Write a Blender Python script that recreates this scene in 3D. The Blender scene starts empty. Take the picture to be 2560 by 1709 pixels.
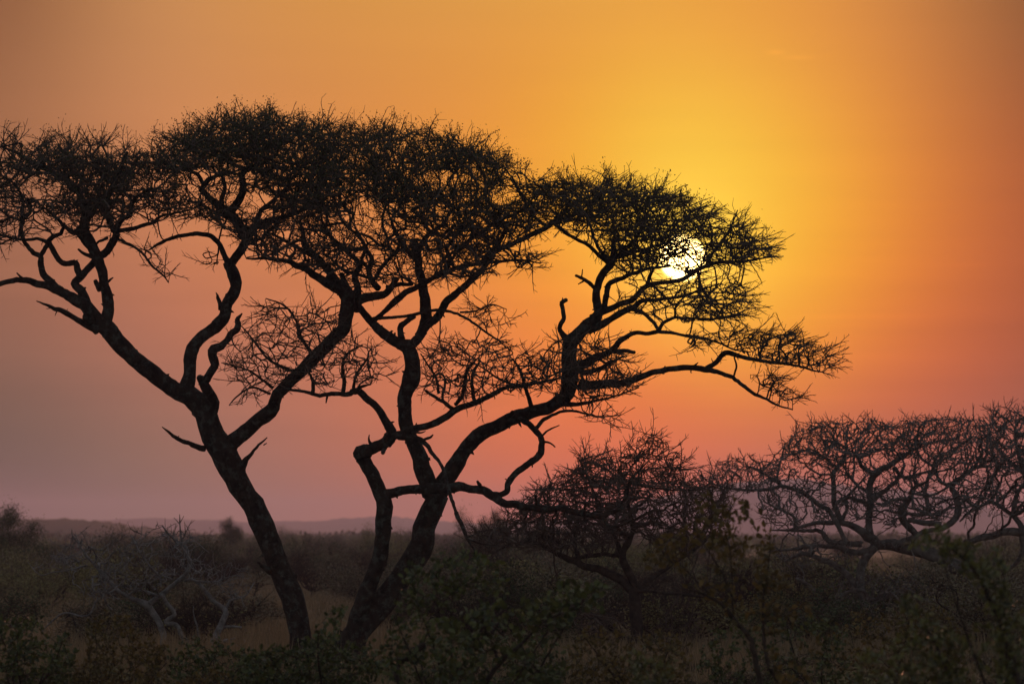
import bpy, math, random
import numpy as np
from mathutils import Vector, Matrix, noise as mnoise
from mathutils.kdtree import KDTree

SC = bpy.context.scene
COL = SC.collection
R = math.radians
# ------------------------------------------------------------------ camera
CAM_H = 2.2
HFOV = R(12.4)
FPX = 1280.0 / math.tan(HFOV / 2)            # focal length in photo pixels (2560 wide)
HORIZON_V = 1335.0
PITCH = math.atan((HORIZON_V - 854.5) / FPX)
cam_d = bpy.data.cameras.new('camera')
cam = bpy.data.objects.new('camera', cam_d)
COL.objects.link(cam)
cam.location = (0, 0, CAM_H)
cam.rotation_euler = (math.pi / 2 + PITCH, 0, 0)
cam_d.sensor_width = 36
cam_d.lens = 18 / math.tan(HFOV / 2)
cam_d.clip_start = 0.5
cam_d.clip_end = 30000
cam_d.dof.use_dof = True
cam_d.dof.focus_distance = 73.0
cam_d.dof.aperture_fstop = 3.4
SC.camera = cam

def pt(u, v, Y):
    """point seen at photo pixel (u, v), Y metres ahead of the camera"""
    x = (u - 1280.0) / FPX
    y = (854.5 - v) / FPX
    dx = x
    dy = math.cos(PITCH) - y * math.sin(PITCH)
    dz = math.sin(PITCH) + y * math.cos(PITCH)
    k = Y / dy
    return np.array((dx * k, Y, CAM_H + dz * k))

def azel(u, v):
    p = pt(u, v, 1.0) - np.array((0, 0, CAM_H))
    return math.degrees(math.atan2(p[0], p[1])), math.degrees(math.atan2(p[2], math.hypot(p[0], p[1])))

def s2l(c):
    return tuple(((x / 255.0) / 12.92 if x <= 10 else (((x / 255.0) + 0.055) / 1.055) ** 2.4) for x in c)

# ------------------------------------------------------------------ world: hazy sunset sky
SUN_AZ, SUN_EL = azel(1706, 645)
W = bpy.data.worlds.new('World')
SC.world = W
W.use_nodes = True
nt = W.node_tree
nt.nodes.clear()
def N(t, **kw):
    n = nt.nodes.new(t)
    for k, v in kw.items():
        setattr(n, k, v)
    return n
def L(a, b):
    nt.links.new(a, b)
def MATH(op, a, b=None, clamp=False):
    n = N('ShaderNodeMath', operation=op)
    n.use_clamp = clamp
    for i, x in enumerate((a, b)):
        if x is None: continue
        if isinstance(x, (int, float)): n.inputs[i].default_value = x
        else: L(x, n.inputs[i])
    return n.outputs[0]
def VMATH(op, a, b=None, out=0, scale=None):
    n = N('ShaderNodeVectorMath', operation=op)
    for i, x in enumerate((a, b)):
        if x is None: continue
        if isinstance(x, (tuple, list)): n.inputs[i].default_value = x
        else: L(x, n.inputs[i])
    if scale is not None:
        if isinstance(scale, (int, float)): n.inputs['Scale'].default_value = scale
        else: L(scale, n.inputs['Scale'])
    return n.outputs[out]

geo = N('ShaderNodeTexCoord')
sep = N('ShaderNodeSeparateXYZ')
L(VMATH('NORMALIZE', geo.outputs['Generated']), sep.inputs[0])
az = MATH('MULTIPLY', MATH('ARCTAN2', sep.outputs[0], sep.outputs[1]), 180 / math.pi)
el = MATH('MULTIPLY', MATH('ARCSINE', sep.outputs[2]), 180 / math.pi)
sky = N('ShaderNodeTexSky', sky_type='NISHITA')
sky.sun_disc = False
sky.sun_elevation = R(SUN_EL)
sky.sun_rotation = R(SUN_AZ)
sky.air_density = 1.5
sky.dust_density = 3.0
# colour of the dusty sky in each direction (azimuth, elevation), blended smoothly
SKY = [  # photo pixel whose direction it is, radiance
    (12, 40, (0.116, 0.028, 0.008)),
    (370, 40, (0.595, 0.276, 0.084)),
    (741, 40, (0.714, 0.320, 0.057)),
    (1111, 40, (0.753, 0.376, 0.064)),
    (1482, 40, (0.777, 0.417, 0.072)),
    (1852, 40, (0.828, 0.365, 0.049)),
    (2201, 40, (0.673, 0.239, 0.072)),
    (2548, 40, (0.004, 0.004, 0.004)),
    (2386, 40, (0.419, 0.195, 0.056)),
    (12, 250, (0.366, 0.163, 0.073)),
    (370, 250, (0.631, 0.264, 0.118)),
    (741, 250, (0.625, 0.228, 0.064)),
    (1111, 250, (0.706, 0.224, 0.057)),
    (1482, 250, (0.895, 0.241, 0.023)),
    (1852, 250, (1.033, 0.259, 0.026)),
    (2201, 250, (0.961, 0.272, 0.048)),
    (2548, 250, (0.056, 0.004, 0.025)),
    (2386, 250, (0.605, 0.220, 0.042)),
    (12, 420, (0.365, 0.128, 0.046)),
    (370, 420, (0.751, 0.288, 0.087)),
    (741, 420, (0.824, 0.308, 0.064)),
    (1111, 420, (0.993, 0.387, 0.029)),
    (1482, 420, (1.027, 0.438, 0.004)),
    (1852, 420, (1.183, 0.920, 0.059)),
    (2201, 420, (0.973, 0.274, 0.036)),
    (2548, 420, (0.176, 0.004, 0.014)),
    (2386, 420, (0.827, 0.193, 0.031)),
    (12, 600, (0.239, 0.103, 0.054)),
    (370, 600, (0.524, 0.170, 0.070)),
    (741, 600, (0.707, 0.215, 0.084)),
    (1111, 600, (0.799, 0.233, 0.038)),
    (1482, 600, (0.959, 0.386, 0.004)),
    (1852, 600, (1.041, 0.850, 0.004)),
    (2201, 600, (1.239, 0.331, 0.011)),
    (2548, 600, (0.153, 0.030, 0.006)),
    (2386, 600, (0.685, 0.133, 0.026)),
    (12, 780, (0.361, 0.132, 0.072)),
    (370, 780, (0.560, 0.159, 0.095)),
    (741, 780, (0.700, 0.201, 0.047)),
    (1111, 780, (0.789, 0.181, 0.052)),
    (1482, 780, (1.091, 0.151, 0.004)),
    (1852, 780, (1.316, 0.685, 0.004)),
    (2201, 780, (1.037, 0.145, 0.004)),
    (2548, 780, (0.309, 0.077, 0.027)),
    (2386, 780, (0.741, 0.121, 0.032)),
    (12, 1060, (0.051, 0.093, 0.059)),
    (370, 1060, (0.370, 0.173, 0.129)),
    (741, 1060, (0.478, 0.144, 0.112)),
    (1111, 1060, (0.636, 0.171, 0.080)),
    (1482, 1060, (0.908, 0.166, 0.037)),
    (1852, 1060, (0.893, 0.044, 0.004)),
    (2201, 1060, (0.876, 0.115, 0.004)),
    (2548, 1060, (0.093, 0.010, 0.004)),
    (2386, 1060, (0.623, 0.113, 0.004)),
    (12, 1240, (0.004, 0.004, 0.004)),
    (370, 1240, (0.036, 0.096, 0.015)),
    (741, 1240, (0.361, 0.160, 0.075)),
    (1111, 1240, (0.749, 0.143, 0.007)),
    (1482, 1240, (1.007, 0.076, 0.004)),
    (1852, 1240, (0.491, 0.127, 0.093)),
    (2201, 1240, (0.381, 0.107, 0.089)),
    (2548, 1240, (0.195, 0.098, 0.089)),
    (2386, 1240, (0.296, 0.098, 0.089)),
    (2027, 40, (0.754, 0.327, 0.047)),
    (2027, 250, (0.873, 0.248, 0.038)),
    (2027, 420, (0.992, 0.465, 0.017)),
    (2027, 600, (1.168, 0.491, 0.004)),
    (2027, 780, (1.124, 0.179, 0.004)),
    (1740, 505, (1.013, 1.210, 0.175)),
    (1860, 560, (1.072, 0.641, 0.004)),
    (1453, 629, (1.180, 0.518, 0.004)),
    (1660, 740, (1.003, 0.245, 0.004)),
    (1500, 960, (1.178, 0.306, 0.023)),
    (1640, 1000, (0.997, 0.049, 0.020)),
]
acc = None
wacc = None
for (u, v, c) in SKY:
    a0, e0 = azel(u, v)
    da = MATH('SUBTRACT', az, a0)
    de = MATH('SUBTRACT', el, e0)
    d2 = MATH('ADD', MATH('MULTIPLY', da, da), MATH('MULTIPLY', de, de))
    w = MATH("EXPONENT", MATH("MULTIPLY", d2, -1 / (2 * 1.05 ** 2)))
    term = VMATH("SCALE", tuple(c), scale=w)
    acc = term if acc is None else VMATH('ADD', acc, term)
    wacc = w if wacc is None else MATH('ADD', wacc, w)
# beyond the glow: broad dim orange skirt, then the Nishita dusk sky
ds = VMATH('DOT_PRODUCT', VMATH('NORMALIZE', geo.outputs['Generated']),
           (math.sin(R(SUN_AZ)) * math.cos(R(SUN_EL)), math.cos(R(SUN_AZ)) * math.cos(R(SUN_EL)), math.sin(R(SUN_EL))), out=1)
ang = MATH('MULTIPLY', MATH('ARCCOSINE', ds), 180 / math.pi)
skirt = MATH('EXPONENT', MATH('MULTIPLY', ang, -1 / 14.0))
far = VMATH('ADD', VMATH('SCALE', sky.outputs[0], scale=0.05), VMATH('SCALE', (0.75, 0.33, 0.15), scale=skirt))
far = VMATH('ADD', far, (0.118, 0.134, 0.165))
W0 = 2e-3
acc = VMATH('ADD', acc, VMATH('SCALE', far, scale=W0))
wacc = MATH('ADD', wacc, W0)
col = VMATH('SCALE', acc, scale=MATH('DIVIDE', 1.0, wacc))
# bright ring of glow close to the sun, and the sun's disc (0.53 degrees)
g1 = MATH('EXPONENT', MATH('MULTIPLY', MATH('MULTIPLY', ang, ang), -1 / (2 * 0.62 ** 2)))
col = VMATH('ADD', col, VMATH('SCALE', (0.25, 0.22, 0.035), scale=g1))
# faint dust streaks low down and two small wisps high up
cmb = N('ShaderNodeCombineXYZ')
L(MATH('MULTIPLY', az, 0.22), cmb.inputs[0]); L(MATH('MULTIPLY', el, 2.6), cmb.inputs[1])
nz = N('ShaderNodeTexNoise'); nz.inputs['Scale'].default_value = 1.0; nz.inputs['Detail'].default_value = 5
L(cmb.outputs[0], nz.inputs['Vector'])
low = MATH('EXPONENT', MATH('MULTIPLY', MATH('MULTIPLY', MATH('SUBTRACT', el, 2.2), MATH('SUBTRACT', el, 2.2)), -0.25))
stk = MATH('MULTIPLY', MATH('SUBTRACT', nz.outputs[0], 0.5), MATH('ADD', MATH('MULTIPLY', low, 0.22), 0.05))
for (wu, wv, wx, wy, wa) in ((1940, 131, .07, .022, .10), (1995, 144, .13, .018, .07), (2420, 664, .30, .02, .05), (2180, 792, .8, .022, .05)):
    a0, e0 = azel(wu, wv)
    qa = MATH('MULTIPLY', MATH('SUBTRACT', az, a0), 1 / wx); qe = MATH('MULTIPLY', MATH('SUBTRACT', el, e0), 1 / wy)
    stk = MATH('ADD', stk, MATH('MULTIPLY', MATH('EXPONENT', MATH('MULTIPLY', MATH('ADD', MATH('MULTIPLY', qa, qa), MATH('MULTIPLY', qe, qe)), -0.5)), wa))
col = VMATH('SCALE', col, scale=MATH('ADD', stk, 1.0))
g2 = MATH('EXPONENT', MATH('MULTIPLY', ang, -1 / 0.13))
col = VMATH('ADD', col, VMATH('SCALE', (4.0, 2.6, 0.50), scale=g2))
disc = MATH('MULTIPLY', MATH('SUBTRACT', 0.285, ang), 1 / 0.03, clamp=True)
col = VMATH('ADD', col, VMATH('SCALE', (9.0, 6.0, 2.2), scale=disc))
bg = N('ShaderNodeBackground')
L(col, bg.inputs[0])
bg.inputs[1].default_value = 1.0
out = N('ShaderNodeOutputWorld')
L(bg.outputs[0], out.inputs[0])
W.cycles.sampling_method = 'MANUAL'
W.cycles.sample_map_resolution = 2048

sun_d = bpy.data.lights.new('sun', 'SUN')
sun_d.energy = 0.5
sun_d.angle = R(0.53)
sun_d.color = (1.0, 0.42, 0.25)
sun = bpy.data.objects.new('sun', sun_d)
COL.objects.link(sun)
sdir = Vector((math.sin(R(SUN_AZ)) * math.cos(R(SUN_EL)), math.cos(R(SUN_AZ)) * math.cos(R(SUN_EL)), math.sin(R(SUN_EL))))
sun.rotation_euler = sdir.to_track_quat('Z', 'Y').to_euler()
sun.location = (0, 0, 60)
SC.view_settings.view_transform = 'Standard'
SC.view_settings.look = 'None'
SC.view_settings.exposure = 0
SC.view_settings.gamma = 1
SC.cycles.max_bounces = 4
SC.cycles.diffuse_bounces = 2
SC.cycles.glossy_bounces = 2
SC.cycles.transmission_bounces = 2
SC.cycles.volume_bounces = 1
SC.cycles.use_denoising = True

# ------------------------------------------------------------------ materials
def mat(name, c1, c2, scale=6.0, rough=0.9, bump=0.0, c3=None, patch=0.55, island=0.0, transl=0.0, pscale=None, spec=0.2):
    m = bpy.data.materials.new(name)
    m.use_nodes = True
    t = m.node_tree
    b = t.nodes['Principled BSDF']
    tc = t.nodes.new('ShaderNodeTexCoord')
    no = t.nodes.new('ShaderNodeTexNoise')
    no.inputs['Scale'].default_value = scale
    no.inputs['Detail'].default_value = 6
    no.inputs['Roughness'].default_value = 0.65
    t.links.new(tc.outputs['Object'], no.inputs['Vector'])
    mr = t.nodes.new('ShaderNodeMapRange')
    mr.inputs[1].default_value = 0.35
    mr.inputs[2].default_value = 0.65
    t.links.new(no.outputs[0], mr.inputs[0])
    mx = t.nodes.new('ShaderNodeMix'); mx.data_type = 'RGBA'
    mx.inputs[6].default_value = (*c1, 1); mx.inputs[7].default_value = (*c2, 1)
    fac = mr.outputs[0]
    if island:
        g = t.nodes.new('ShaderNodeNewGeometry')
        ad = t.nodes.new('ShaderNodeMath'); ad.operation = 'MULTIPLY_ADD'
        t.links.new(g.outputs['Random Per Island'], ad.inputs[0])
        ad.inputs[1].default_value = island
        sc2 = t.nodes.new('ShaderNodeMath'); sc2.operation = 'MULTIPLY'
        sc2.inputs[1].default_value = 1 - island
        t.links.new(fac, sc2.inputs[0])
        t.links.new(sc2.outputs[0], ad.inputs[2])
        fac = ad.outputs[0]
    t.links.new(fac, mx.inputs[0])
    cur = mx.outputs[2]
    if c3 is not None:
        n3 = t.nodes.new('ShaderNodeTexNoise')
        n3.inputs['Scale'].default_value = pscale or scale * 1.7
        n3.inputs['Detail'].default_value = 8
        n3.inputs['Roughness'].default_value = 0.7
        t.links.new(tc.outputs['Object'], n3.inputs['Vector'])
        m3 = t.nodes.new('ShaderNodeMapRange')
        m3.inputs[1].default_value = patch; m3.inputs[2].default_value = patch + 0.12
        t.links.new(n3.outputs[0], m3.inputs[0])
        x3 = t.nodes.new('ShaderNodeMix'); x3.data_type = 'RGBA'
        x3.inputs[7].default_value = (*c3, 1)
        t.links.new(m3.outputs[0], x3.inputs[0]); t.links.new(cur, x3.inputs[6])
        cur = x3.outputs[2]
    t.links.new(cur, b.inputs['Base Color'])
    b.inputs['Roughness'].default_value = rough
    b.inputs['Specular IOR Level'].default_value = spec
    if bump:
        bp = t.nodes.new('ShaderNodeBump')
        bp.inputs['Strength'].default_value = 1.0
        bp.inputs['Distance'].default_value = bump
        nb = t.nodes.new('ShaderNodeTexNoise')
        nb.inputs['Scale'].default_value = scale * 3
        nb.inputs['Detail'].default_value = 6
        mp = t.nodes.new('ShaderNodeMapping')
        mp.inputs['Scale'].default_value = (1, 1, 0.35)
        t.links.new(tc.outputs['Object'], mp.inputs[0])
        t.links.new(mp.outputs[0], nb.inputs['Vector'])
        t.links.new(nb.outputs[0], bp.inputs['Height'])
        t.links.new(bp.outputs[0], b.inputs['Normal'])
    if transl:
        tr = t.nodes.new('ShaderNodeBsdfTranslucent')
        t.links.new(cur, tr.inputs[0])
        ms = t.nodes.new('ShaderNodeMixShader')
        ms.inputs[0].default_value = transl
        t.links.new(b.outputs[0], ms.inputs[1]); t.links.new(tr.outputs[0], ms.inputs[2])
        t.links.new(ms.outputs[0], t.nodes['Material Output'].inputs[0])
    return m

M_bark = mat('acacia_bark', (0.018, 0.012, 0.009), (0.058, 0.042, 0.033), 7.0, 0.95, 0.03, c3=(0.088, 0.088, 0.075), patch=0.50, pscale=8)
M_twig = mat('acacia_twig', (0.05, 0.035, 0.027), (0.15, 0.11, 0.085), 3.0, 0.9)
M_leaf = mat('acacia_leaf', (0.05, 0.052, 0.022), (0.14, 0.13, 0.055), 2.0, 0.8, island=0.6)
M_greybark = mat('grey_bark', (0.085, 0.07, 0.06), (0.23, 0.20, 0.18), 5.0, 0.95, 0.015, c3=(0.33, 0.33, 0.31), patch=0.57)
M_palebark = mat('pale_bark', (0.10, 0.092, 0.085), (0.30, 0.28, 0.265), 8.0, 0.95, 0.01, c3=(0.30, 0.29, 0.28), patch=0.57)
M_stem = mat('bush_stem', (0.03, 0.022, 0.017), (0.08, 0.06, 0.045), 8.0, 0.9)
M_bush = mat('bush_leaf', (0.024, 0.036, 0.013), (0.14, 0.155, 0.042), 1.5, 0.5, island=0.8, transl=0.2, spec=0.4)
M_dry = mat('dry_bush_leaf', (0.04, 0.036, 0.013), (0.23, 0.16, 0.05), 1.5, 0.6, island=0.75, transl=0.25, spec=0.3)
M_waxy = mat('waxy_leaf', (0.03, 0.04, 0.014), (0.22, 0.21, 0.06), 1.5, 0.35, island=0.7, transl=0.2, spec=0.5)
M_scrub = [mat('scrub_leaf_green', (0.03, 0.042, 0.02), (0.11, 0.13, 0.06), 0.5, 0.8, island=0.5),
           mat('scrub_leaf_olive', (0.12, 0.11, 0.05), (0.36, 0.31, 0.13), 0.5, 0.8, island=0.5),
           mat('scrub_leaf_brown', (0.11, 0.088, 0.055), (0.28, 0.22, 0.14), 0.5, 0.8, island=0.5)]

# ------------------------------------------------------------------ mesh helpers
def mesh_obj(name, V, F, m, parent=None, smooth=False, label=None):
    """V (n,3) world coords; F list of (k, array) groups of faces with k corners"""
    me = bpy.data.meshes.new(name)
    V = np.asarray(V, dtype=np.float32)
    org = np.zeros(3)
    if parent is not None:
        org = np.array(parent.location)
        V = V - org.astype(np.float32)
    groups = [f for f in F if len(f)]
    nl = sum(f.size for f in groups); nf = sum(len(f) for f in groups)
    me.vertices.add(len(V)); me.vertices.foreach_set('co', V.ravel())
    me.loops.add(nl); me.polygons.add(nf)
    me.loops.foreach_set('vertex_index', np.concatenate([f.ravel() for f in groups]).astype(np.int32))
    sizes = np.concatenate([np.full(len(f), f.shape[1]) for f in groups])
    starts = np.concatenate([[0], np.cumsum(sizes)[:-1]]).astype(np.int32)
    me.polygons.foreach_set('loop_start', starts)
    if smooth:
        me.polygons.foreach_set('use_smooth', np.ones(nf, dtype=bool))
    me.update(calc_edges=True)
    me.validate()
    me.materials.append(m)
    o = bpy.data.objects.new(name, me)
    COL.objects.link(o)
    if parent is not None:
        o.parent = parent
    if label: o['label'] = label
    return o

def thing(name, label, cat, loc, group=None):
    o = bpy.data.objects.new(name, None)
    COL.objects.link(o)
    o.location = loc
    o.empty_display_size = 0.3
    o['label'] = label; o['category'] = cat
    if group: o['group'] = group
    return o

def catmull(P, step):
    """P (n,k) control rows -> evenly resampled smooth curve"""
    P = np.asarray(P, float)
    if len(P) == 2:
        n = max(2, int(np.linalg.norm(P[1, :3] - P[0, :3]) / step) + 1)
        t = np.linspace(0, 1, n)[:, None]
        return P[0] * (1 - t) + P[1] * t
    Q = np.vstack([2 * P[0] - P[1], P, 2 * P[-1] - P[-2]])
    out = []
    for i in range(len(P) - 1):
        p0, p1, p2, p3 = Q[i:i + 4]
        n = max(1, int(np.linalg.norm(p2[:3] - p1[:3]) / step))
        for t in np.arange(n) / n:
            out.append(0.5 * ((2 * p1) + (-p0 + p2) * t + (2 * p0 - 5 * p1 + 4 * p2 - p3) * t * t + (-p0 + 3 * p1 - 3 * p2 + p3) * t ** 3))
    out.append(P[-1])
    return np.array(out)

class Tubes:
    def __init__(s):
        s.V = []; s.F = []; s.n = 0
    def add(s, P, r, k, rough=0.0, rnd=None):
        P = np.asarray(P, float); r = np.asarray(r, float)
        n = len(P)
        T = np.gradient(P, axis=0)
        T /= np.linalg.norm(T, axis=1)[:, None] + 1e-12
        ref = np.array((0.0, 1.0, 0.0)) if abs(T[:, 1]).mean() < 0.8 else np.array((1.0, 0, 0))
        A = np.cross(T, ref); A /= np.linalg.norm(A, axis=1)[:, None] + 1e-9
        B = np.cross(T, A)
        th = np.arange(k) * 2 * math.pi / k
        rr = np.repeat(r[:, None], k, 1)
        if rough:
            cum = np.concatenate([[0], np.cumsum(np.linalg.norm(np.diff(P, axis=0), axis=1))])
            off = rnd.random() * 100
            for i in range(n):
                for j in range(k):
                    f = 1.0 / max(r.max(), 0.02)
                    a = mnoise.noise(Vector((off + math.cos(th[j]) * 1.1, math.sin(th[j]) * 1.1, cum[i] * f * 0.55)))
                    b = mnoise.noise(Vector((off + math.cos(th[j]) * 2.6, math.sin(th[j]) * 2.6 + 7, cum[i] * f * 1.9)))
                    rr[i, j] *= 1 + rough * (a * 1.0 + b * 0.75)
        V = P[:, None, :] + rr[:, :, None] * (np.cos(th)[None, :, None] * A[:, None, :] + np.sin(th)[None, :, None] * B[:, None, :])
        s.V.append(V.reshape(-1, 3))
        i = np.arange(n - 1)[:, None] * k; j = np.arange(k)[None, :]; j2 = (j + 1) % k
        s.F.append(np.stack([s.n + i + j, s.n + i + j2, s.n + i + k + j2, s.n + i + k + j], -1).reshape(-1, 4))
        s.n += n * k
    def obj(s, name, m, parent, smooth=True, label=None):
        if not s.V: return None
        return mesh_obj(name, np.vstack(s.V), [np.vstack(s.F)], m, parent, smooth, label)

def leaves_obj(name, C, D, size, m, parent, rng, aspect=0.6, fold=0.25, simple=False):
    """leaf blades at C (n,3), pointing D, folded along the midrib"""
    n = len(C)
    if n == 0: return None
    D = D / (np.linalg.norm(D, axis=1)[:, None] + 1e-9)
    U = rng.normal(size=(n, 3)); S = np.cross(D, U); S /= np.linalg.norm(S, axis=1)[:, None] + 1e-9
    Nn = np.cross(S, D)
    L_ = (size * (0.65 + 0.7 * rng.random(n)))[:, None] if np.ndim(size) == 0 else size[:, None]
    Wd = L_ * aspect * 0.5
    if simple:
        V = np.stack([C, C + D * L_ * 0.5 + S * Wd, C + D * L_, C + D * L_ * 0.5 - S * Wd], 1)
        F = np.arange(n * 4).reshape(n, 4)
        return mesh_obj(name, V.reshape(-1, 3), [F], m, parent)
    f = fold
    V = np.stack([C,
                  C + D * L_ * 0.3 + S * Wd * 0.85 + Nn * Wd * f, C + D * L_ * 0.72 + S * Wd * 0.95 + Nn * Wd * f,
                  C + D * L_ - Nn * L_ * 0.06,
                  C + D * L_ * 0.72 - S * Wd * 0.95 + Nn * Wd * f, C + D * L_ * 0.3 - S * Wd * 0.85 + Nn * Wd * f], 1)
    b = np.arange(n)[:, None] * 6
    F = np.concatenate([b + np.array([[0, 1, 2, 3]]), b + np.array([[0, 3, 4, 5]])])
    return mesh_obj(name, V.reshape(-1, 3), [F], m, parent)

# photo-zoom frames used while tracing: origin in photo pixels, scale
Zs = 900 / 2349
FR = {'D': (0, 0, 2560 / 2349), 'R1': (0, 200, Zs), 'R2': (700, 200, Zs), 'R3': (1300, 380, Zs), 'R4': (0, 600, Zs), 'R5': (500, 700, Zs),
      'R6': (1000, 700, Zs), 'B1': (0, 1109, Zs), 'B2': (600, 1109, Zs), 'B3': (1200, 1109, Zs), 'B4': (1660, 1109, Zs), 'B5': (1660, 900, Zs)}
def fr(f, x, y):
    a, b, s = FR[f]
    return a + x * s, b + y * s

def inpoly(P, poly):
    x, y = P[:, 0], P[:, 1]; c = np.zeros(len(P), bool); n = len(poly)
    for i in range(n):
        x1, y1 = poly[i]; x2, y2 = poly[(i + 1) % n]
        if y1 == y2: continue
        k = ((y1 > y) != (y2 > y)) & (x < (x2 - x1) * (y - y1) / (y2 - y1) + x1)
        c ^= k
    return c

class Tree:
    def __init__(s, Y, seed, name, label, cat, base_uv, bark, twig, group=None):
        s.Y = Y; s.rng = np.random.default_rng(seed); s.rnd = random.Random(seed)
        s.bark, s.twig = bark, twig
        b = pt(base_uv, 1335, Y)
        s.root = thing(name, label, cat, (b[0], Y, 0), group)
        s.pos = []; s.par = []; s.rad = []; s.grow_ok = []; s.fixed = 0
        s.uvd = []                                  # pixel position and depth of every traced node
    def trace(s, f, pts, d_end=None, name='limb', d0=None, grow=True, grow_from=0.0, cap=True, rough=0.16, label=None, own=True, tubes=None):
        """pts: (x, y, width) in zoom pixels of frame f; depth runs from the parent's to d_end (metres behind the tree's plane)"""
        sc = FR[f][2]
        uv = np.array([fr(f, p[0], p[1]) for p in pts])
        w = []
        for p in pts: w.append(p[2] * sc if len(p) > 2 else w[-1] * 0.8)
        w = np.array(w)
        parent = -1
        if s.uvd:
            A = np.array(s.uvd)
            parent = int(np.argmin((A[:, 0] - uv[0, 0]) ** 2 + (A[:, 1] - uv[0, 1]) ** 2))
            ds = A[parent, 2]
        else: ds = 0.0
        if d0 is not None: ds = d0; 
        if d_end is None: d_end = ds
        cum = np.concatenate([[0], np.cumsum(np.linalg.norm(np.diff(uv, axis=0), axis=1))])
        tt = cum / cum[-1]
        rows = np.column_stack([uv, w, ds + (d_end - ds) * tt ** 1.2])
        wm = max(w.max() * 0.22, 3.0)
        C = catmull(rows, wm)
        # knobbly wander
        n = len(C)
        off = s.rnd.random() * 50
        cc = np.concatenate([[0], np.cumsum(np.linalg.norm(np.diff(C[:, :2], axis=0), axis=1))])
        for i in range(1, n - 1):
            q = cc[i] / max(C[i, 2], 6) * 0.45
            C[i, 0] += mnoise.noise(Vector((off, q, 0))) * C[i, 2] * 0.22
            C[i, 1] += mnoise.noise(Vector((off + 9, q, 3))) * C[i, 2] * 0.22
            C[i, 3] += mnoise.noise(Vector((off + 5, q, 3))) * 0.03
        P = np.array([pt(c[0], c[1], s.Y + c[3]) for c in C])
        rad = np.maximum(C[:, 2] * 0.5 * s.Y / FPX, 0.003)
        base = len(s.pos); prev = parent
        for i in range(n):
            s.pos.append(P[i]); s.par.append(prev); s.rad.append(rad[i])
            s.grow_ok.append(grow and tt[-1] * i / n >= grow_from)
            s.uvd.append((C[i, 0], C[i, 1], C[i, 3])); prev = len(s.pos) - 1
        k = 14 if rad.max() > 0.1 else (9 if rad.max() > 0.03 else 6)
        PP, rr = P, rad
        if cap:
            PP = np.vstack([P, P[-1] + (P[-1] - P[-2]) / (np.linalg.norm(P[-1] - P[-2]) + 1e-9) * rad[-1] * 0.6]); rr = np.append(rad, rad[-1] * 0.15)
        t = tubes or Tubes()
        t.add(PP, rr, k, rough, s.rnd)
        # bark stubs and spurs
        if rad.max() > 0.035:
            for _ in range(int(cc[-1] / 45)):
                i = s.rnd.randrange(1, n - 1)
                if rad[i] < 0.03: continue
                d = s.rng.normal(size=3); d[1] *= 0.4; d /= np.linalg.norm(d)
                ln = rad[i] + s.rnd.uniform(0.015, 0.06)
                t.add([P[i], P[i] + d * ln * 0.8, P[i] + d * ln + s.rng.normal(size=3) * 0.01], [rad[i] * .3, rad[i] * .22, 0.004], 5)
        if tubes is None:
            t.obj(name, s.bark, s.root, True, label)
        s.fixed = len(s.pos)
    def root_stem(s, x0, pts_uv, w0=8):
        pass
    def zone(s, f, poly, n, d=0.0, spread=1.2, layers=None):
        """attraction points: inside the outline, spread in depth"""
        poly = [fr(f, *p) for p in poly]
        a = np.array(poly); lo, hi = a.min(0), a.max(0)
        out = []
        while len(out) < n:
            q = lo + s.rng.random((n * 2, 2)) * (hi - lo)
            q = q[inpoly(q, poly)]
            out += list(q)
        q = np.array(out[:n])
        if layers:   # flattened sprays
            k = layers
            q[:, 1] = q[:, 1] + (np.round(q[:, 1] / k) * k - q[:, 1]) * 0.5
        if layers:   # leave airy gaps between the flat layers
            off = s.rnd.random() * 40
            keep = np.array([mnoise.noise(Vector((a * .0065 + off, b * .022, off))) + .07 > -s.rnd.random() * .28 for a, b in q])
            q = q[keep]; n = len(q)
        dd = d + np.clip(s.rng.normal(size=n), -2, 2) * spread
        return [pt(q[i, 0], q[i, 1], s.Y + dd[i]) for i in range(n)]
    def grow(s, att, step=0.08, kill=0.1, infl=1.5, iters=90, jit=0.25, rmax=None, up=0.0):
        att = np.array(att)
        ok = [i for i in range(len(s.pos)) if s.grow_ok[i] and (rmax is None or s.rad[i] <= rmax)]
        kd = KDTree(len(ok))
        for j in ok: kd.insert(s.pos[j], j)
        kd.balance()
        n = len(att)
        near = np.zeros(n, int); dist = np.full(n, 1e9)
        for i in range(n):
            _, j, d = kd.find(att[i]); near[i] = j; dist[i] = d
        alive = np.ones(n, bool)
        last = {}
        start = len(s.pos)
        P = s.pos
        for it in range(iters):
            act = np.where(alive & (dist < infl))[0]
            if len(act) == 0: break
            nn = near[act]
            uq, inv = np.unique(nn, return_inverse=True)
            base = np.array([P[j] for j in uq])
            v = att[act] - base[inv]
            v /= np.linalg.norm(v, axis=1)[:, None] + 1e-9
            S = np.zeros((len(uq), 3)); np.add.at(S, inv, v)
            S /= np.linalg.norm(S, axis=1)[:, None] + 1e-9
            S += s.rng.normal(size=S.shape) * jit; S[:, 2] += up
            S /= np.linalg.norm(S, axis=1)[:, None] + 1e-9
            newp = base + S * step * (0.7 + 0.6 * s.rng.random((len(uq), 1)))
            new = []
            for a, j in enumerate(uq):
                l = last.setdefault(int(j), [])
                if len(l) >= 3: continue
                if any(np.dot(newp[a] - q, newp[a] - q) < (0.3 * step) ** 2 for q in l): continue
                l.append(newp[a])
                s.pos.append(newp[a]); s.par.append(int(j)); s.rad.append(None); s.grow_ok.append(True)
                new.append(len(s.pos) - 1)
            if not new: 
                continue
            kd = KDTree(len(new))
            for j in new: kd.insert(s.pos[j], j)
            kd.balance()
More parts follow.
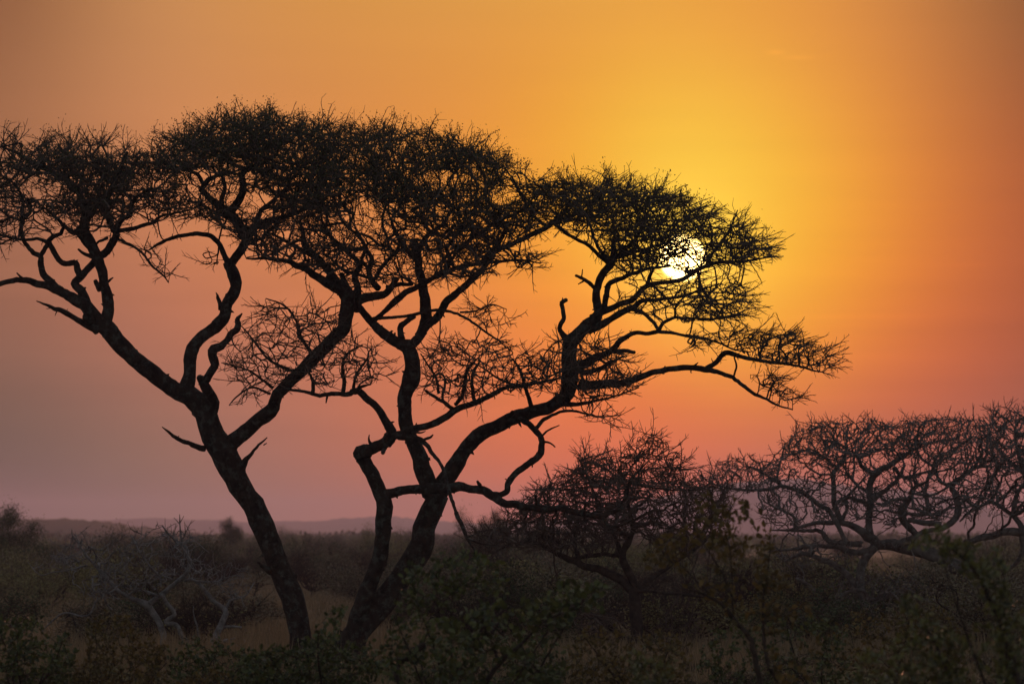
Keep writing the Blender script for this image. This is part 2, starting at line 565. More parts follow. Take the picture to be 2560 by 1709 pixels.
            for i in np.where(alive)[0]:
                _, j, d = kd.find(att[i])
                if d < dist[i]: dist[i] = d; near[i] = j
            alive &= dist > kill
        return start, len(s.pos)
    def weave(s, att, bf=0.3, seg=0.07, jit=0.06, rmax=None):
        """join scattered twig points to the tree, each to the node that gives the shortest way back to a limb"""
        A = np.array(att); n = len(A)
        ok = [i for i in range(len(s.pos)) if s.grow_ok[i] and (rmax is None or s.rad[i] <= rmax)]
        B = np.array([s.pos[i] for i in ok])
        kd = KDTree(len(ok))
        for k, p in enumerate(B): kd.insert(p, ok[k])
        kd.balance()
        cost = np.empty(n); src = np.empty(n, int); own = np.zeros(n)
        for i in range(n):
            _, j, d = kd.find(A[i]); cost[i] = d; src[i] = j
        done = np.zeros(n, bool); path = {}
        start = len(s.pos)
        AX = A.copy()
        for _ in range(n):
            i = int(np.argmin(np.where(done, 1e9, cost)))
            done[i] = True
            j = int(src[i]); q = s.pos[j]; p = A[i]
            ln = np.linalg.norm(p - q)
            pj = s.par[j]
            dr = (q - s.pos[pj]) if pj >= 0 else (p - q)
            dr = dr / (np.linalg.norm(dr) + 1e-9)
            if np.dot(dr, p - q) < -0.3 * ln: dr = -dr * .3
            c = q + dr * ln * 0.38
            k = max(1, int(round(ln / seg)))
            cur = j; last = q
            for a in range(1, k + 1):
                t = a / k
                x = (1 - t) ** 2 * q + 2 * t * (1 - t) * c + t * t * p
                if a < k: x = x + s.rng.normal(size=3) * jit * seg
                s.pos.append(x); s.par.append(cur); s.rad.append(None); s.grow_ok.append(True)
                cur = len(s.pos) - 1
            pl = path.get(j, 0.0) + ln
            path[cur] = pl
            cc = np.sqrt(((A - p) ** 2).sum(1)) + bf * pl
            m = (cc < cost) & ~done
            cost[m] = cc[m]; src[m] = cur
        return start, len(s.pos)
    def sprays(s, a, b, n, lmin=.18, lmax=.5, up=.15, flat=.6, side=2, seg=.06, out=None, wgt=None):
        """fans of straight thin twigs that leave the branchlets at an angle and fork again"""
        kids = np.zeros(len(s.pos), int)
        for j in range(a, b): kids[s.par[j]] += 1
        idx = np.arange(a, b)
        w = np.where(kids[a:b] == 0, 6.0, 1.0)
        if wgt is not None: w = w * np.array([wgt(s.pos[j]) for j in idx])
        w = w / w.sum()
        for j in s.rng.choice(idx, min(n, len(idx)), p=w, replace=True):
            j = int(j); p = s.pos[j]; q = s.pos[s.par[j]]
            base = p - q; base = base / (np.linalg.norm(base) + 1e-9)
            d = base * .8 + s.rng.normal(size=3) * .55 + np.array((0, 0, up))
            if out is not None: d = d + out(p)
            d[2] *= flat; d /= np.linalg.norm(d)
            ln = s.rnd.uniform(lmin, lmax) ; k = max(2, int(ln / seg)); cur = j
            bend = s.rng.normal(size=3) * .06 + np.array((0, 0, .03))
            sgn = 1 if s.rnd.random() < .5 else -1
            nrm = np.cross(d, s.rng.normal(size=3)); nrm /= np.linalg.norm(nrm) + 1e-9
            for i in range(k):
                d = d + bend + nrm * sgn * .10 * (1 if i % 2 else -1); d /= np.linalg.norm(d)
                s.pos.append(s.pos[cur] + d * ln / k); s.par.append(cur); s.rad.append(None); s.grow_ok.append(True)
                cur = len(s.pos) - 1
                if i < k - 1 and s.rnd.random() < .75:
                    e = d * .9 + nrm * (1 if i % 2 else -1) * .7 + s.rng.normal(size=3) * .3; e /= np.linalg.norm(e)
                    L2 = ln * s.rnd.uniform(.2, .5) * (1 - .5 * i / k); c2 = cur
                    for _ in range(side):
                        e = e + s.rng.normal(size=3) * .15; e /= np.linalg.norm(e)
                        s.pos.append(s.pos[c2] + e * L2 / side); s.par.append(c2); s.rad.append(None); s.grow_ok.append(True)
                        c2 = len(s.pos) - 1
        return b, len(s.pos)
    def shoots(s, a, b, n):
        """long bare shoots that stand out of the top of the crown"""
        top = {}
        for j in range(a, b):
            k = int(s.pos[j][0] / .25)
            if k not in top or s.pos[j][2] > s.pos[top[k]][2]: top[k] = j
        keys = list(top.values())
        for _ in range(n):
            j = s.rnd.choice(keys)
            if s.rnd.random() < .5: j = max(a, j - s.rnd.randrange(6))
            d = np.array((s.rng.normal() * 1.0, s.rng.normal() * .5, .55)); d /= np.linalg.norm(d)
            ln = s.rnd.uniform(.15, .5); k = 5; cur = j
            for i in range(k):
                d = d + s.rng.normal(size=3) * .16; d /= np.linalg.norm(d)
                s.pos.append(s.pos[cur] + d * ln / k); s.par.append(cur); s.rad.append(None); s.grow_ok.append(True)
                cur = len(s.pos) - 1
                if s.rnd.random() < .45:
                    e = d + s.rng.normal(size=3) * .7; e /= np.linalg.norm(e)
                    s.pos.append(s.pos[cur] + e * s.rnd.uniform(.05, .16)); s.par.append(cur); s.rad.append(None); s.grow_ok.append(True)
    def spikes(s, a, b, prob, lmin, lmax, up=0.5, seg=0.07, curl=0.25):
        """outward end shoots and side twiglets"""
        kids = set(s.par[a:b])
        n = 0
        for j in range(a, b):
            tip = j not in kids
            if s.rnd.random() > (prob[0] if tip else prob[1]): continue
            p = s.pos[j]; q = s.pos[s.par[j]] if s.par[j] >= 0 else p
            d = p - q; d = d / (np.linalg.norm(d) + 1e-9)
            d = d * (1.0 if tip else 0.35) + s.rng.normal(size=3) * (0.45 if tip else 0.8) + np.array((0, 0, up))
            d /= np.linalg.norm(d)
            ln = s.rnd.uniform(lmin, lmax) * (1 if tip else 0.6); k = max(1, int(ln / seg)); cur = j
            for _ in range(k):
                d = d + s.rng.normal(size=3) * curl; d /= np.linalg.norm(d)
                s.pos.append(s.pos[cur] + d * ln / k); s.par.append(cur); s.rad.append(None); s.grow_ok.append(True)
                cur = len(s.pos) - 1
        return b, len(s.pos)
    def twigs(s, tip=0.0045, ex=2.4, name='crown', k=3, cap=0.75, label=None, start=None):
        n = len(s.pos); f = s.fixed
        acc = np.zeros(n); r = np.zeros(n)
        kids = [[] for _ in range(n)]
        for j in range(f, n): kids[s.par[j]].append(j)
        for j in range(n - 1, f - 1, -1):
            if s.rad[j] is None:
                r[j] = max(tip, acc[j] ** (1 / ex))
            acc[s.par[j]] += r[j] ** ex
        # cap by the limb it springs from
        for j in range(f, n):
            p = s.par[j]
            lim = (s.rad[p] * cap if p < f else r[p])
            r[j] = min(r[j], max(lim, tip))
        T = Tubes()
        done = np.zeros(n, bool)
        for j in range(f, n):
            if done[j]: continue
            ch = [s.par[j], j]; done[j] = True; c = j
            while True:
                kk = [x for x in kids[c] if not done[x]]
                if not kk: break
                c = max(kk, key=lambda x: r[x]); done[c] = True; ch.append(c)
            P = np.array([s.pos[x] for x in ch])
            rr = np.array([r[ch[1]]] + [r[x] for x in ch[1:]])
            rr[-1] *= 0.6
            T.add(P, rr, 5 if rr[0] > 0.02 else k)
        s.r = r
        return T.obj(name, s.twig, s.root, False, label)
    def tips_from(s, a, zmin=None):
        return [j for j in range(max(a, s.fixed), len(s.pos))]

# ================================================================== the two acacias in front
def acacia_left():
    t = Tree(74.0, 11, 'acacia_tree', 'leaning flat-topped acacia with single bare trunk, its branches reaching the left edge', 'tree', 700, M_bark, M_twig)
    T = t.trace
    T('B1', [(2075, 1660, 200), (2020, 1480, 180), (1985, 1350, 165), (1957, 1250, 145), (1925, 1120, 145), (1895, 1000, 152), (1855, 900, 150), (1815, 800, 138), (1775, 700, 142), (1738, 600, 148), (1690, 500, 144), (1648, 400, 142), (1600, 330, 140), (1560, 265, 155), (1500, 150, 165), (1445, 40, 180), (1400, -60, 160), (1350, -170, 150), (1300, -260, 150), (1225, -330, 120)], name='trunk', grow=False)
    T('R4', [(1230, 1020, 120), (1150, 970, 112), (1050, 900, 105), (980, 845, 108), (900, 780, 105), (825, 710, 112), (760, 650, 118), (700, 585, 110), (640, 530, 95), (580, 455, 88), (500, 385, 75), (400, 335, 60), (300, 303, 48), (170, 262, 40), (60, 268, 34), (0, 290, 34), (-120, 300, 26), (-260, 260, 16)], -0.5, grow_from=.8)
    T('R4', [(710, 610, 95), (705, 520, 85), (715, 455, 78), (690, 350, 70), (682, 250, 62), (655, 160, 68), (610, 60, 72), (575, -10, 70), (545, -90, 62), (548, -150, 60), (570, -190, 55), (640, -230, 50), (700, -270, 45)], -0.2, grow_from=.7)
    T('R1', [(560, 860, 45), (520, 740, 45), (450, 660, 45), (340, 600, 35), (240, 550, 28), (120, 480, 22), (20, 440, 14)], 0.6)
    T('R1', [(700, 770, 40), (760, 640, 34), (800, 540, 26), (830, 470, 18)], -0.6)
    T('R1', [(700, 900, 30), (735, 960, 42), (760, 1010, 48), (710, 1090, 50), (655, 1140, 52)], 0.1, d0=-0.2)
    T('R1', [(760, 960, 45), (800, 905, 38), (850, 880, 28), (855, 810, 25), (900, 760, 20), (960, 720, 16), (1060, 700, 12)], -1.0)
    T('R1', [(770, 985, 30), (860, 970, 28), (930, 950, 26), (1000, 930, 24), (1050, 890, 20), (1130, 870, 14), (1230, 850, 8)], 0.8)
    T('R1', [(735, 960, 38), (700, 880, 36), (690, 800, 28), (640, 760, 22)], 1.2)
    T('R1', [(770, 1040, 20), (850, 1075, 18), (930, 1130, 16), (990, 1210, 15), (1060, 1270, 13), (1100, 1320, 8)], -1.0, name='dead_branch')
    T('R1', [(700, 1030, 22), (640, 1060, 16), (610, 1090, 10)], -.2)
    T('R1', [(600, 870, 45), (500, 990, 40), (430, 960, 28), (370, 900, 22), (300, 840, 18)], 0.8)
    T('R1', [(500, 990, 38), (540, 1040, 38), (580, 1090, 34)], 0.0)
    T('R4', [(620, 110, 36), (560, 95, 24), (510, 60, 14)], -.2, grow=False)
    T('R4', [(585, 460, 75), (560, 390, 70), (525, 330, 62), (480, 280, 55), (540, 230, 52), (600, 160, 48), (645, 110, 40)], 0.1)
    T('R4', [(525, 235, 48), (510, 190, 44), (495, 152, 40), (430, 155, 38), (385, 135, 38), (345, 60, 38), (320, 0, 34), (400, -50, 26), (420, -110, 22)], 0.4, grow_from=.7)
    T('R4', [(405, 330, 45), (340, 275, 45), (290, 235, 48), (268, 165, 40), (262, 110, 38), (210, 75, 30), (165, 20, 26), (140, -50, 26), (150, -130, 26), (200, -190, 22), (180, -270, 18)], -0.7, grow_from=.55)
    T('R4', [(262, 112, 32), (298, 50, 30), (315, 20, 28), (240, -10, 22), (170, 0, 20), (60, -20, 18), (-60, -50, 16), (-200, -80, 10)], -1.3, grow_from=.5)
    T('R4', [(-90, 300, 22), (-150, 150, 20), (-120, 0, 16)], .5)
    T('R1', [(140, 920, 26), (150, 820, 24), (130, 730, 18), (60, 650, 14), (-40, 600, 10)], -1.0)
    T('R4', [(640, 580, 80), (590, 560, 66), (550, 545, 45), (490, 510, 36), (420, 470, 36), (340, 440, 25), (285, 415, 14), (238, 398, 7)], -0.8, name='dead_branch', grow=False)
    T('R4', [(640, 545, 50), (585, 515, 70), (560, 490, 45)], -.4, grow=False)
    T('R4', [(150, 255, 22), (128, 235, 14), (110, 214, 9)], -.5, grow=False)
    T('R4', [(650, 330, 30), (632, 290, 34), (622, 265, 26)], -.3, grow=False)
    T('R4', [(705, 270, 20), (738, 245, 8)], -.3, grow=False)
    T('R4', [(1215, 960, 95), (1222, 900, 88), (1232, 830, 82), (1255, 730, 85), (1335, 625, 76), (1420, 555, 82), (1470, 490, 80), (1478, 410, 74), (1530, 310, 76), (1512, 210, 80), (1492, 150, 72)], 0.5, grow=False)
    T('R4', [(1490, 160, 48), (1465, 110, 40), (1440, 40, 35), (1390, -20, 33), (1330, -38, 32), (1250, -40, 28), (1150, -22, 26), (1050, 18, 22), (970, 65, 10)], 1.2, grow_from=.75)
    T('R4', [(1500, 170, 60), (1545, 110, 60), (1588, 40, 60), (1612, -30, 62), (1600, -80, 60)], 0.4, grow=False)
    T('R1', [(1590, 990, 62), (1550, 940, 68), (1490, 870, 66), (1410, 810, 50), (1345, 745, 42), (1318, 715, 38), (1360, 655, 34), (1430, 620, 26), (1520, 600, 20)], 1.2, grow_from=.5)
    T('R1', [(1330, 690, 30), (1290, 620, 26), (1200, 580, 22), (1100, 555, 18), (1010, 520, 12), (980, 480, 8)], 2.0)
    T('R1', [(1495, 870, 58), (1550, 800, 55), (1590, 710, 45), (1578, 620, 40), (1640, 570, 34), (1720, 540, 26)], 0.0, grow_from=.5)
    T('R1', [(1450, 850, 36), (1450, 770, 34), (1470, 700, 26), (1440, 600, 20)], .8)
    T('R1', [(1480, 900, 22), (1380, 850, 18), (1280, 800, 14), (1200, 780, 8)], -0.8)
    T('R1', [(1612, 1010, 50), (1700, 940, 46), (1820, 905, 36), (1950, 860, 28), (2050, 800, 22)], -0.8, grow_from=.4)
    T('R1', [(1660, 960, 30), (1700, 860, 30), (1790, 780, 26), (1870, 700, 22)], 1.6)
    T('R4', [(1438, 450, 30), (1428, 385, 26), (1410, 342, 6)], .4, grow=False)
    T('R4', [(1268, 740, 30), (1262, 695, 24)], .4, grow=False)
    T('R4', [(1370, 1110, 100), (1372, 1050, 92), (1355, 990, 72), (1328, 930, 62), (1300, 895, 40)], -0.4, name='limb', grow=False)
    T('R4', [(1318, 930, 50), (1368, 865, 52), (1408, 810, 56), (1392, 745, 60), (1400, 705, 62), (1470, 670, 44), (1512, 608, 44), (1550, 575, 44), (1548, 520, 34), (1580, 478, 8)], -0.8, grow=False)
    T('R4', [(1480, 1400, 150), (1500, 1325, 115), (1600, 1240, 95), (1700, 1170, 92), (1775, 1125, 95), (1792, 1060, 80), (1805, 1000, 78), (1870, 930, 76), (1960, 860, 82), (2030, 790, 86), (2130, 695, 92), (2200, 620, 90), (2250, 570, 90), (2265, 470, 88), (2255, 370, 88), (2205, 290, 76), (2140, 250, 62)], -1.0, grow_from=.82)
    T('R2', [(400, 1390, 64), (300, 1320, 55), (220, 1270, 50), (120, 1215, 42), (30, 1180, 30), (-80, 1165, 22), (-210, 1165, 12)], -2.0)
    T('R2', [(405, 1370, 66), (330, 1265, 52), (230, 1150, 46), (165, 1080, 40), (150, 1000, 30), (130, 920, 20)], -0.5, grow_from=.4)
    T('R2', [(250, 1170, 34), (130, 1100, 26), (20, 1040, 22), (-60, 1000, 16)], 0.4)
    T('R4', [(2265, 500, 60), (2290, 400, 50), (2330, 330, 46)], 0.0)
    T('R2', [(500, 1500, 60), (510, 1380, 46), (490, 1280, 42), (520, 1200, 36), (440, 1120, 30), (330, 1020, 28), (280, 930, 20)], 0.9, d0=-.8)
    T('R2', [(470, 1480, 70), (560, 1420, 60), (680, 1400, 50), (760, 1300, 30)], -1.6)
    T('R4', [(1335, 1358, 44), (1230, 1325, 30), (1150, 1290, 26), (1105, 1255, 18), (1058, 1218, 6)], -0.8, name='dead_branch', grow=False)
    T('R4', [(1560, 1510, 90), (1595, 1445, 46), (1640, 1390, 22), (1690, 1335, 16), (1742, 1288, 8)], -0.8, name='dead_branch', grow=False)
    T('R4', [(1722, 1335, 10), (1738, 1325, 8)], -.8, grow=False)
    T('B1', [(1780, 830, 60), (1720, 800, 30), (1680, 768, 10)], -.3, grow=False)
    # bare spray beside the right-hand fork
    T('R5', [(620, 600, 22), (520, 560, 18), (430, 500, 14), (340, 380, 12), (270, 300, 7)], -1.8)
    T('R5', [(470, 700, 22), (420, 660, 18), (320, 590, 13), (220, 560, 9), (150, 540, 6)], -1.5)
    T('R5', [(455, 740, 20), (340, 700, 14), (240, 760, 11), (190, 815, 6)], -1.8)
    T('R5', [(720, 470, 26), (660, 370, 20), (620, 250, 16), (540, 160, 12), (430, 120, 7)], -1.8)
    att = []
    Z = t.zone
    att += Z('D', [(-60, 345), (0, 330), (60, 320), (150, 334), (230, 328), (330, 352), (400, 362), (420, 400), (445, 440), (400, 480), (330, 500), (200, 500), (80, 480), (-60, 470)], 1000, 0, 1.1, 14)
    att += Z('D', [(60, 360), (400, 370), (440, 420), (380, 480), (220, 490), (120, 460)], 700, 0, 0.9, 14)
    att += Z('D', [(-60, 420), (80, 430), (200, 480), (330, 480), (260, 540), (130, 530), (60, 545), (-60, 580)], 330, -.3, 0.9, 12)
    att += Z('D', [(340, 335), (430, 300), (560, 270), (700, 282), (800, 306), (800, 470), (700, 500), (560, 490), (450, 450), (390, 400)], 1300, 0.3, 1.1, 14)
    att += Z('D', [(360, 340), (440, 302), (560, 272), (720, 286), (800, 312), (780, 400), (650, 410), (500, 400), (400, 380)], 950, 0.3, 1.0, 14)
    att += Z('D', [(420, 440), (560, 500), (720, 480), (780, 560), (700, 600), (590, 590), (540, 540), (440, 480)], 400, 0, 1.2, 12)
    att += Z('D', [(590, 545), (800, 560), (800, 640), (700, 612), (590, 588)], 220, -1, 0.8, 12)
    att += Z('D', [(330, 470), (450, 450), (520, 510), (440, 500), (340, 510)], 110, .4, .6)
    att += Z('D', [(300, 560), (330, 600), (395, 650), (390, 615), (350, 575)], 34, -.9, .2)
    att += Z('D', [(455, 590), (500, 560), (505, 600), (470, 620)], 14, 0.9, .2)
    att += Z('R5', [(150, 590), (180, 480), (290, 320), (430, 150), (620, 170), (850, 150), (900, 300), (760, 500), (620, 640), (430, 720), (300, 680)], 330, -1.6, 0.7)
    att += Z('R5', [(180, 830), (210, 790), (300, 730), (400, 730), (380, 765), (250, 820)], 14, -1.8, 0.2)
    a, b = t.weave(att)
    def wg(p):
        v = 1335 - (p[2] - CAM_H) / p[1] * FPX
        u = 1280 + p[0] / p[1] * FPX
        return (.45 if u > 700 and v < 480 else 1.0) if v < 600 else .8
    t.sprays(a, b, 3900, .12, .46, up=.22, out=lambda p: np.array(((p[0] - t.pos[0][0] + 1.5) * .05, 0, .05)), wgt=wg)
    d = len(t.pos)
    t.shoots(a, b, 200)
    t.twigs()
    # small grey-green leaflets on the upper twigs
    C = []; D = []
    pos = t.pos
    for j in range(a, d):
        p = pos[j]
        v = 1335 - (p[2] - CAM_H) / p[1] * FPX
        u = 1280 + p[0] / p[1] * FPX
        top = (0.6 if u < 720 else .4) if u > 420 else 0.45
        pr = top * max(0.0, min(1.0, (560 - v) / 160.0))
        if t.rnd.random() < pr:
            for _ in range(3 if u > 420 else 2):
                C.append(p + t.rng.normal(size=3) * 0.04); D.append(t.rng.normal(size=3) + (0, 0, .3))
    leaves_obj('foliage', np.array(C), np.array(D), 0.032, M_leaf, t.root, t.rng, 0.5, simple=True)
    print('acacia_left nodes', len(t.pos), 'leaves', len(C))

def acacia_right():
    t = Tree(73.0, 23, 'acacia_tree', 'twin-stemmed flat-topped acacia whose long right-hand branches spread across the sun', 'tree', 810, M_bark, M_twig)
    T = t.trace
    T('B2', [(560, 1640, 230), (640, 1480, 210), (700, 1340, 185), (790, 1200, 165), (880, 1100, 160), (970, 990, 152), (1050, 860, 150), (1130, 740, 162), (1180, 640, 168), (1195, 560, 150), (1235, 450, 140), (1270, 370, 150), (1255, 310, 130), (1200, 200, 112), (1170, 100, 104), (1135, 0, 92)], 0.2, name='trunk', grow=False, own=True)
    T('B2', [(600, 1560, 150), (680, 1330, 130), (755, 1150, 105), (820, 1000, 106), (870, 860, 100), (925, 730, 106), (932, 600, 98), (932, 500, 104), (935, 410, 108), (918, 320, 98), (880, 240, 92), (830, 150, 88), (790, 85, 84)], -0.5, name='trunk', grow=False)
    T('B2', [(795, 100, 84), (790, 55, 82), (840, 45, 76), (890, 20, 76), (940, 0, 72), (975, -60, 70)], -0.7, grow=False)
    T('R5', [(1215, 1070, 68), (1245, 1000, 70), (1205, 905, 52), (1145, 822, 46), (1080, 760, 46), (1025, 722, 46), (960, 745, 32), (860, 740, 28), (780, 752, 25), (680, 727, 20), (590, 715, 17), (530, 712, 12)], -1.6, grow_from=.5)
    T('R5', [(1030, 710, 26), (1070, 690, 18), (1115, 680, 8)], -1.4)
    T('R5', [(830, 760, 16), (822, 800, 8)], -1.5, grow=False)
    T('R5', [(1118, 1070, 24), (1102, 1040, 14), (1105, 1008, 6)], -.7, grow=False)
    T('R5', [(1210, 1090, 34), (1190, 1130, 26)], -.7, grow=False)
    T('R5', [(1110, 1120, 90), (1050, 1120, 80), (1030, 1150, 60)], -.7, grow=False)
    T('R5', [(735, 740, 28), (740, 690, 24), (720, 620, 18), (690, 560, 12)], -1.8)
    T('R5', [(935, 735, 28), (940, 660, 26), (930, 560, 20), (960, 480, 14), (1060, 420, 8)], -1.4)
    T('R5', [(1000, 720, 22), (1020, 620, 18), (1100, 500, 12)], -1.8)
    T('R5', [(1225, 1015, 60), (1330, 1000, 52), (1420, 962, 46), (1530, 932, 46), (1620, 882, 46), (1690, 835, 42), (1780, 808, 36), (1880, 760, 34), (2000, 700, 28), (2150, 680, 22), (2340, 640, 14)], -1.8, grow_from=.5)
    T('R5', [(1660, 850, 30), (1600, 800, 25), (1530, 760, 21), (1470, 720, 16)], -1.4)
    T('R5', [(1665, 810, 26), (1710, 760, 26), (1725, 680, 24), (1740, 600, 20), (1800, 520, 14)], -1.9)
    T('R5', [(1795, 800, 26), (1780, 720, 24), (1778, 620, 20), (1820, 540, 12)], -1.2)
    T('R5', [(1560, 740, 20), (1540, 640, 16), (1480, 540, 12), (1440, 480, 8)], -1.2)
    T('R5', [(1300, 1015, 56), (1400, 1032, 40), (1460, 1052, 32), (1510, 1122, 26), (1562, 1188, 22), (1600, 1272, 24), (1628, 1385, 24), (1671, 1515, 20)], -2.2, name='dead_branch', grow=False)
    T('B2', [(1410, 447, 29), (1460, 560, 26), (1485, 620, 20), (1535, 700, 8)], -2.4, name='dead_branch')
    T('B2', [(1488, 622, 16), (1590, 652, 13), (1680, 662, 5)], -2.4)
    T('B2', [(1480, 610, 10), (1540, 585, 5)], -2.4)
    T('R5', [(1455, 1045, 20), (1500, 1025, 18), (1520, 1008, 8)], -1.9, grow=False)
    T('R5', [(1380, 990, 16), (1440, 995, 12), (1470, 985, 6)], -1.9, grow=False)
    T('B2', [(930, 335, 85), (1020, 312, 62), (1150, 298, 60), (1270, 290, 72), (1360, 285, 66), (1430, 280, 60), (1500, 288, 52), (1590, 302, 56), (1650, 348, 58), (1720, 382, 50), (1830, 402, 46), (1950, 420, 44), (2080, 422, 42), (2200, 450, 40), (2349, 468, 38), (2436, 440, 30), (2500, 418, 18)], -1.5, grow_from=.85)
    T('B3', [(684, 500, 18), (682, 440, 18), (686, 388, 14)], -1.6, grow=False)
    T('B3', [(368, 400, 20), (364, 335, 12)], -1.6, grow=False)
    T('B3', [(790, 470, 22), (860, 540, 18), (950, 520, 14), (1000, 490, 10)], -2.0)
    T('B3', [(900, 420, 22), (960, 330, 18), (980, 240, 15), (1040, 170, 12), (1100, 110, 7)], -1.8)
    T('B3', [(980, 260, 16), (1100, 280, 13), (1250, 300, 9), (1400, 300, 5)], -1.2)
    T('B2', [(1565, 270, 26), (1550, 245, 16)], -1.2, grow=False)
    T('B2', [(1640, 330, 46), (1700, 328, 40), (1742, 308, 40), (1750, 255, 40), (1800, 195, 42), (1880, 130, 44), (1945, 80, 46), (1970, 10, 42), (1965, -30, 40), (1935, -80, 38), (1880, -130, 38), (1822, -165, 32)], -0.6, grow=False)
    T('R6', [(925, 1015, 14), (975, 975, 12), (1040, 946, 6)], -.7, grow=False)
    T('R6', [(930, 1050, 18), (980, 1062, 12), (1012, 1088, 9)], -.7, grow=False)
    T('R6', [(875, 975, 28), (925, 925, 26), (1010, 872, 20), (1100, 850, 18), (1200, 868, 14), (1300, 890, 11), (1440, 880, 7)], -1.6, grow_from=.4)
    # middle stem upwards
    T('R5', [(1396, 1068, 92), (1362, 960, 90), (1337, 850, 88), (1335, 750, 100), (1380, 650, 112), (1390, 560, 100), (1368, 470, 96), (1335, 410, 90)], 0.3, name='limb', grow=False)
    T('R5', [(1350, 440, 80), (1290, 400, 78), (1220, 365, 70), (1160, 310, 62), (1110, 270, 52), (1060, 200, 48), (1000, 130, 46), (960, 40, 40), (920, -40, 34)], 1.2, grow_from=.6)
    T('R5', [(1365, 440, 64), (1400, 400, 62), (1450, 330, 66), (1482, 250, 78), (1470, 150, 74), (1455, 60, 64), (1440, -20, 58), (1430, -90, 55), (1410, -190, 50), (1400, -260, 46)], 0.8, grow_from=.75)
    T('R5', [(1425, 370, 62), (1490, 290, 58), (1555, 225, 54), (1625, 130, 50), (1700, 60, 46), (1780, -10, 45), (1850, -80, 40), (1900, -160, 38), (1960, -260, 30), (2000, -350, 24)], -0.6, grow_from=.6)
    T('R5', [(1320, 385, 45), (1308, 310, 42), (1350, 268, 36), (1400, 235, 30)], 0.6, grow=False)
    T('R5', [(1130, 250, 24), (1300, 240, 20), (1450, 214, 22), (1550, 195, 20), (1640, 208, 18), (1720, 240, 17), (1800, 290, 16), (1880, 350, 14), (1960, 400, 10)], -1.6, grow_from=.45)
    T('R5', [(1700, 210, 14), (1800, 200, 12), (1900, 160, 10), (2000, 190, 6)], -2.2)
    T('R5', [(1120, 270, 40), (1180, 230, 30), (1260, 150, 44), (1350, 80, 40), (1440, 30, 36), (1540, -20, 32), (1680, -80, 28), (1860, -110, 22), (2080, -130, 16), (2220, -110, 8)], -1.8, grow_from=.3)
    T('R2', [(900, 1180, 50), (820, 1100, 36), (760, 1000, 28), (720, 900, 20)], 1.4)
    T('R2', [(900, 1120, 46), (960, 1020, 34), (1060, 940, 26), (1120, 850, 18)], 1.0)
    T('R2', [(640, 1360, 44), (580, 1260, 34), (600, 1180, 30), (560, 1090, 26), (500, 980, 18)], 1.8)
    T('R2', [(620, 1300, 30), (680, 1200, 26), (760, 1120, 26), (800, 1020, 20)], .8)
    T('R2', [(700, 1350, 30), (780, 1335, 28), (860, 1330, 22), (810, 1290, 14), (770, 1270, 8)], -.6)
    T('R2', [(1060, 1270, 30), (1110, 1180, 30), (1090, 1100, 26), (1140, 1030, 22), (1200, 960, 16)], -.9)
    T('R2', [(1330, 1190, 36), (1390, 1110, 38), (1470, 1090, 34), (1560, 1050, 32), (1640, 1010, 34), (1710, 980, 34), (1780, 930, 28), (1830, 880, 20)], -.2, grow_from=.6)
    T('R2', [(1180, 1090, 30), (1300, 1000, 26), (1430, 920, 26), (1560, 860, 24), (1640, 790, 18)], -.8, d0=-.8)
    T('R2', [(1740, 960, 26), (1650, 880, 20), (1600, 800, 16), (1560, 720, 10)], .4)
    T('R3', [(215, 460, 24), (290, 520, 22), (370, 570, 22), (450, 610, 24), (510, 670, 26), (570, 720, 30)], .3)
    T('R3', [(210, 450, 20), (300, 430, 18), (400, 380, 14), (480, 300, 10)], 0.8)
    # right stem and its long branches
    T('R6', [(231, 1453, 120), (276, 1378, 118), (318, 1288, 114), (358, 1190, 104), (420, 1105, 98), (500, 1025, 98), (560, 990, 94), (640, 950, 90), (740, 902, 86), (850, 868, 86), (950, 832, 82), (1035, 795, 80), (1085, 735, 96), (1100, 650, 112), (1110, 550, 108), (1112, 460, 98), (1118, 400, 96)], 0.0, name='limb', grow=False, d0=.2)
    T('R6', [(1105, 400, 62), (1062, 350, 36), (1038, 310, 32), (1068, 250, 30), (1064, 190, 28), (1052, 145, 30), (1088, 128, 26)], -.3, name='dead_branch', grow=False)
    T('R6', [(720, 905, 50), (732, 872, 40), (738, 856, 24)], 0, grow=False)
    T('R3', [(335, 1230, 90), (390, 1170, 86), (450, 1110, 80), (510, 1060, 62), (500, 980, 54), (497, 900, 50), (535, 810, 52), (590, 735, 52), (612, 670, 44), (610, 600, 32)], 0.6, grow_from=.82)
    T('R3', [(545, 1030, 40), (563, 940, 38), (580, 862, 36), (640, 832, 32), (740, 792, 28), (850, 758, 22), (980, 745, 14)], -.7, grow_from=.5)
    T('R3', [(600, 700, 34), (680, 640, 28), (760, 560, 22), (800, 470, 16)], 0.3)
    T('R3', [(600, 720, 30), (520, 640, 24), (480, 550, 20), (450, 450, 14)], 1.4)
    T('R3', [(640, 690, 26), (760, 650, 22), (860, 620, 18), (960, 590, 12)], 1.8)
    T('R3', [(470, 1090, 66), (540, 1040, 50), (640, 1000, 38), (740, 958, 38), (790, 900, 36), (860, 862, 32), (980, 846, 28), (1060, 828, 32), (1140, 782, 30), (1220, 742, 26), (1310, 718, 22), (1450, 714, 17), (1600, 690, 11), (1720, 680, 6)], -0.2, grow_from=.55)
    T('R3', [(1215, 740, 24), (1255, 660, 20), (1310, 600, 18), (1370, 500, 14), (1420, 380, 8)], 0.7)
    T('R3', [(830, 870, 26), (850, 800, 24), (870, 770, 16)], -.2)
    T('R3', [(440, 1170, 60), (560, 1112, 48), (650, 1056, 42), (730, 1018, 40), (800, 972, 30), (900, 962, 25), (1060, 940, 20), (1180, 900, 14), (1300, 860, 8)], -1.2, grow_from=.45)
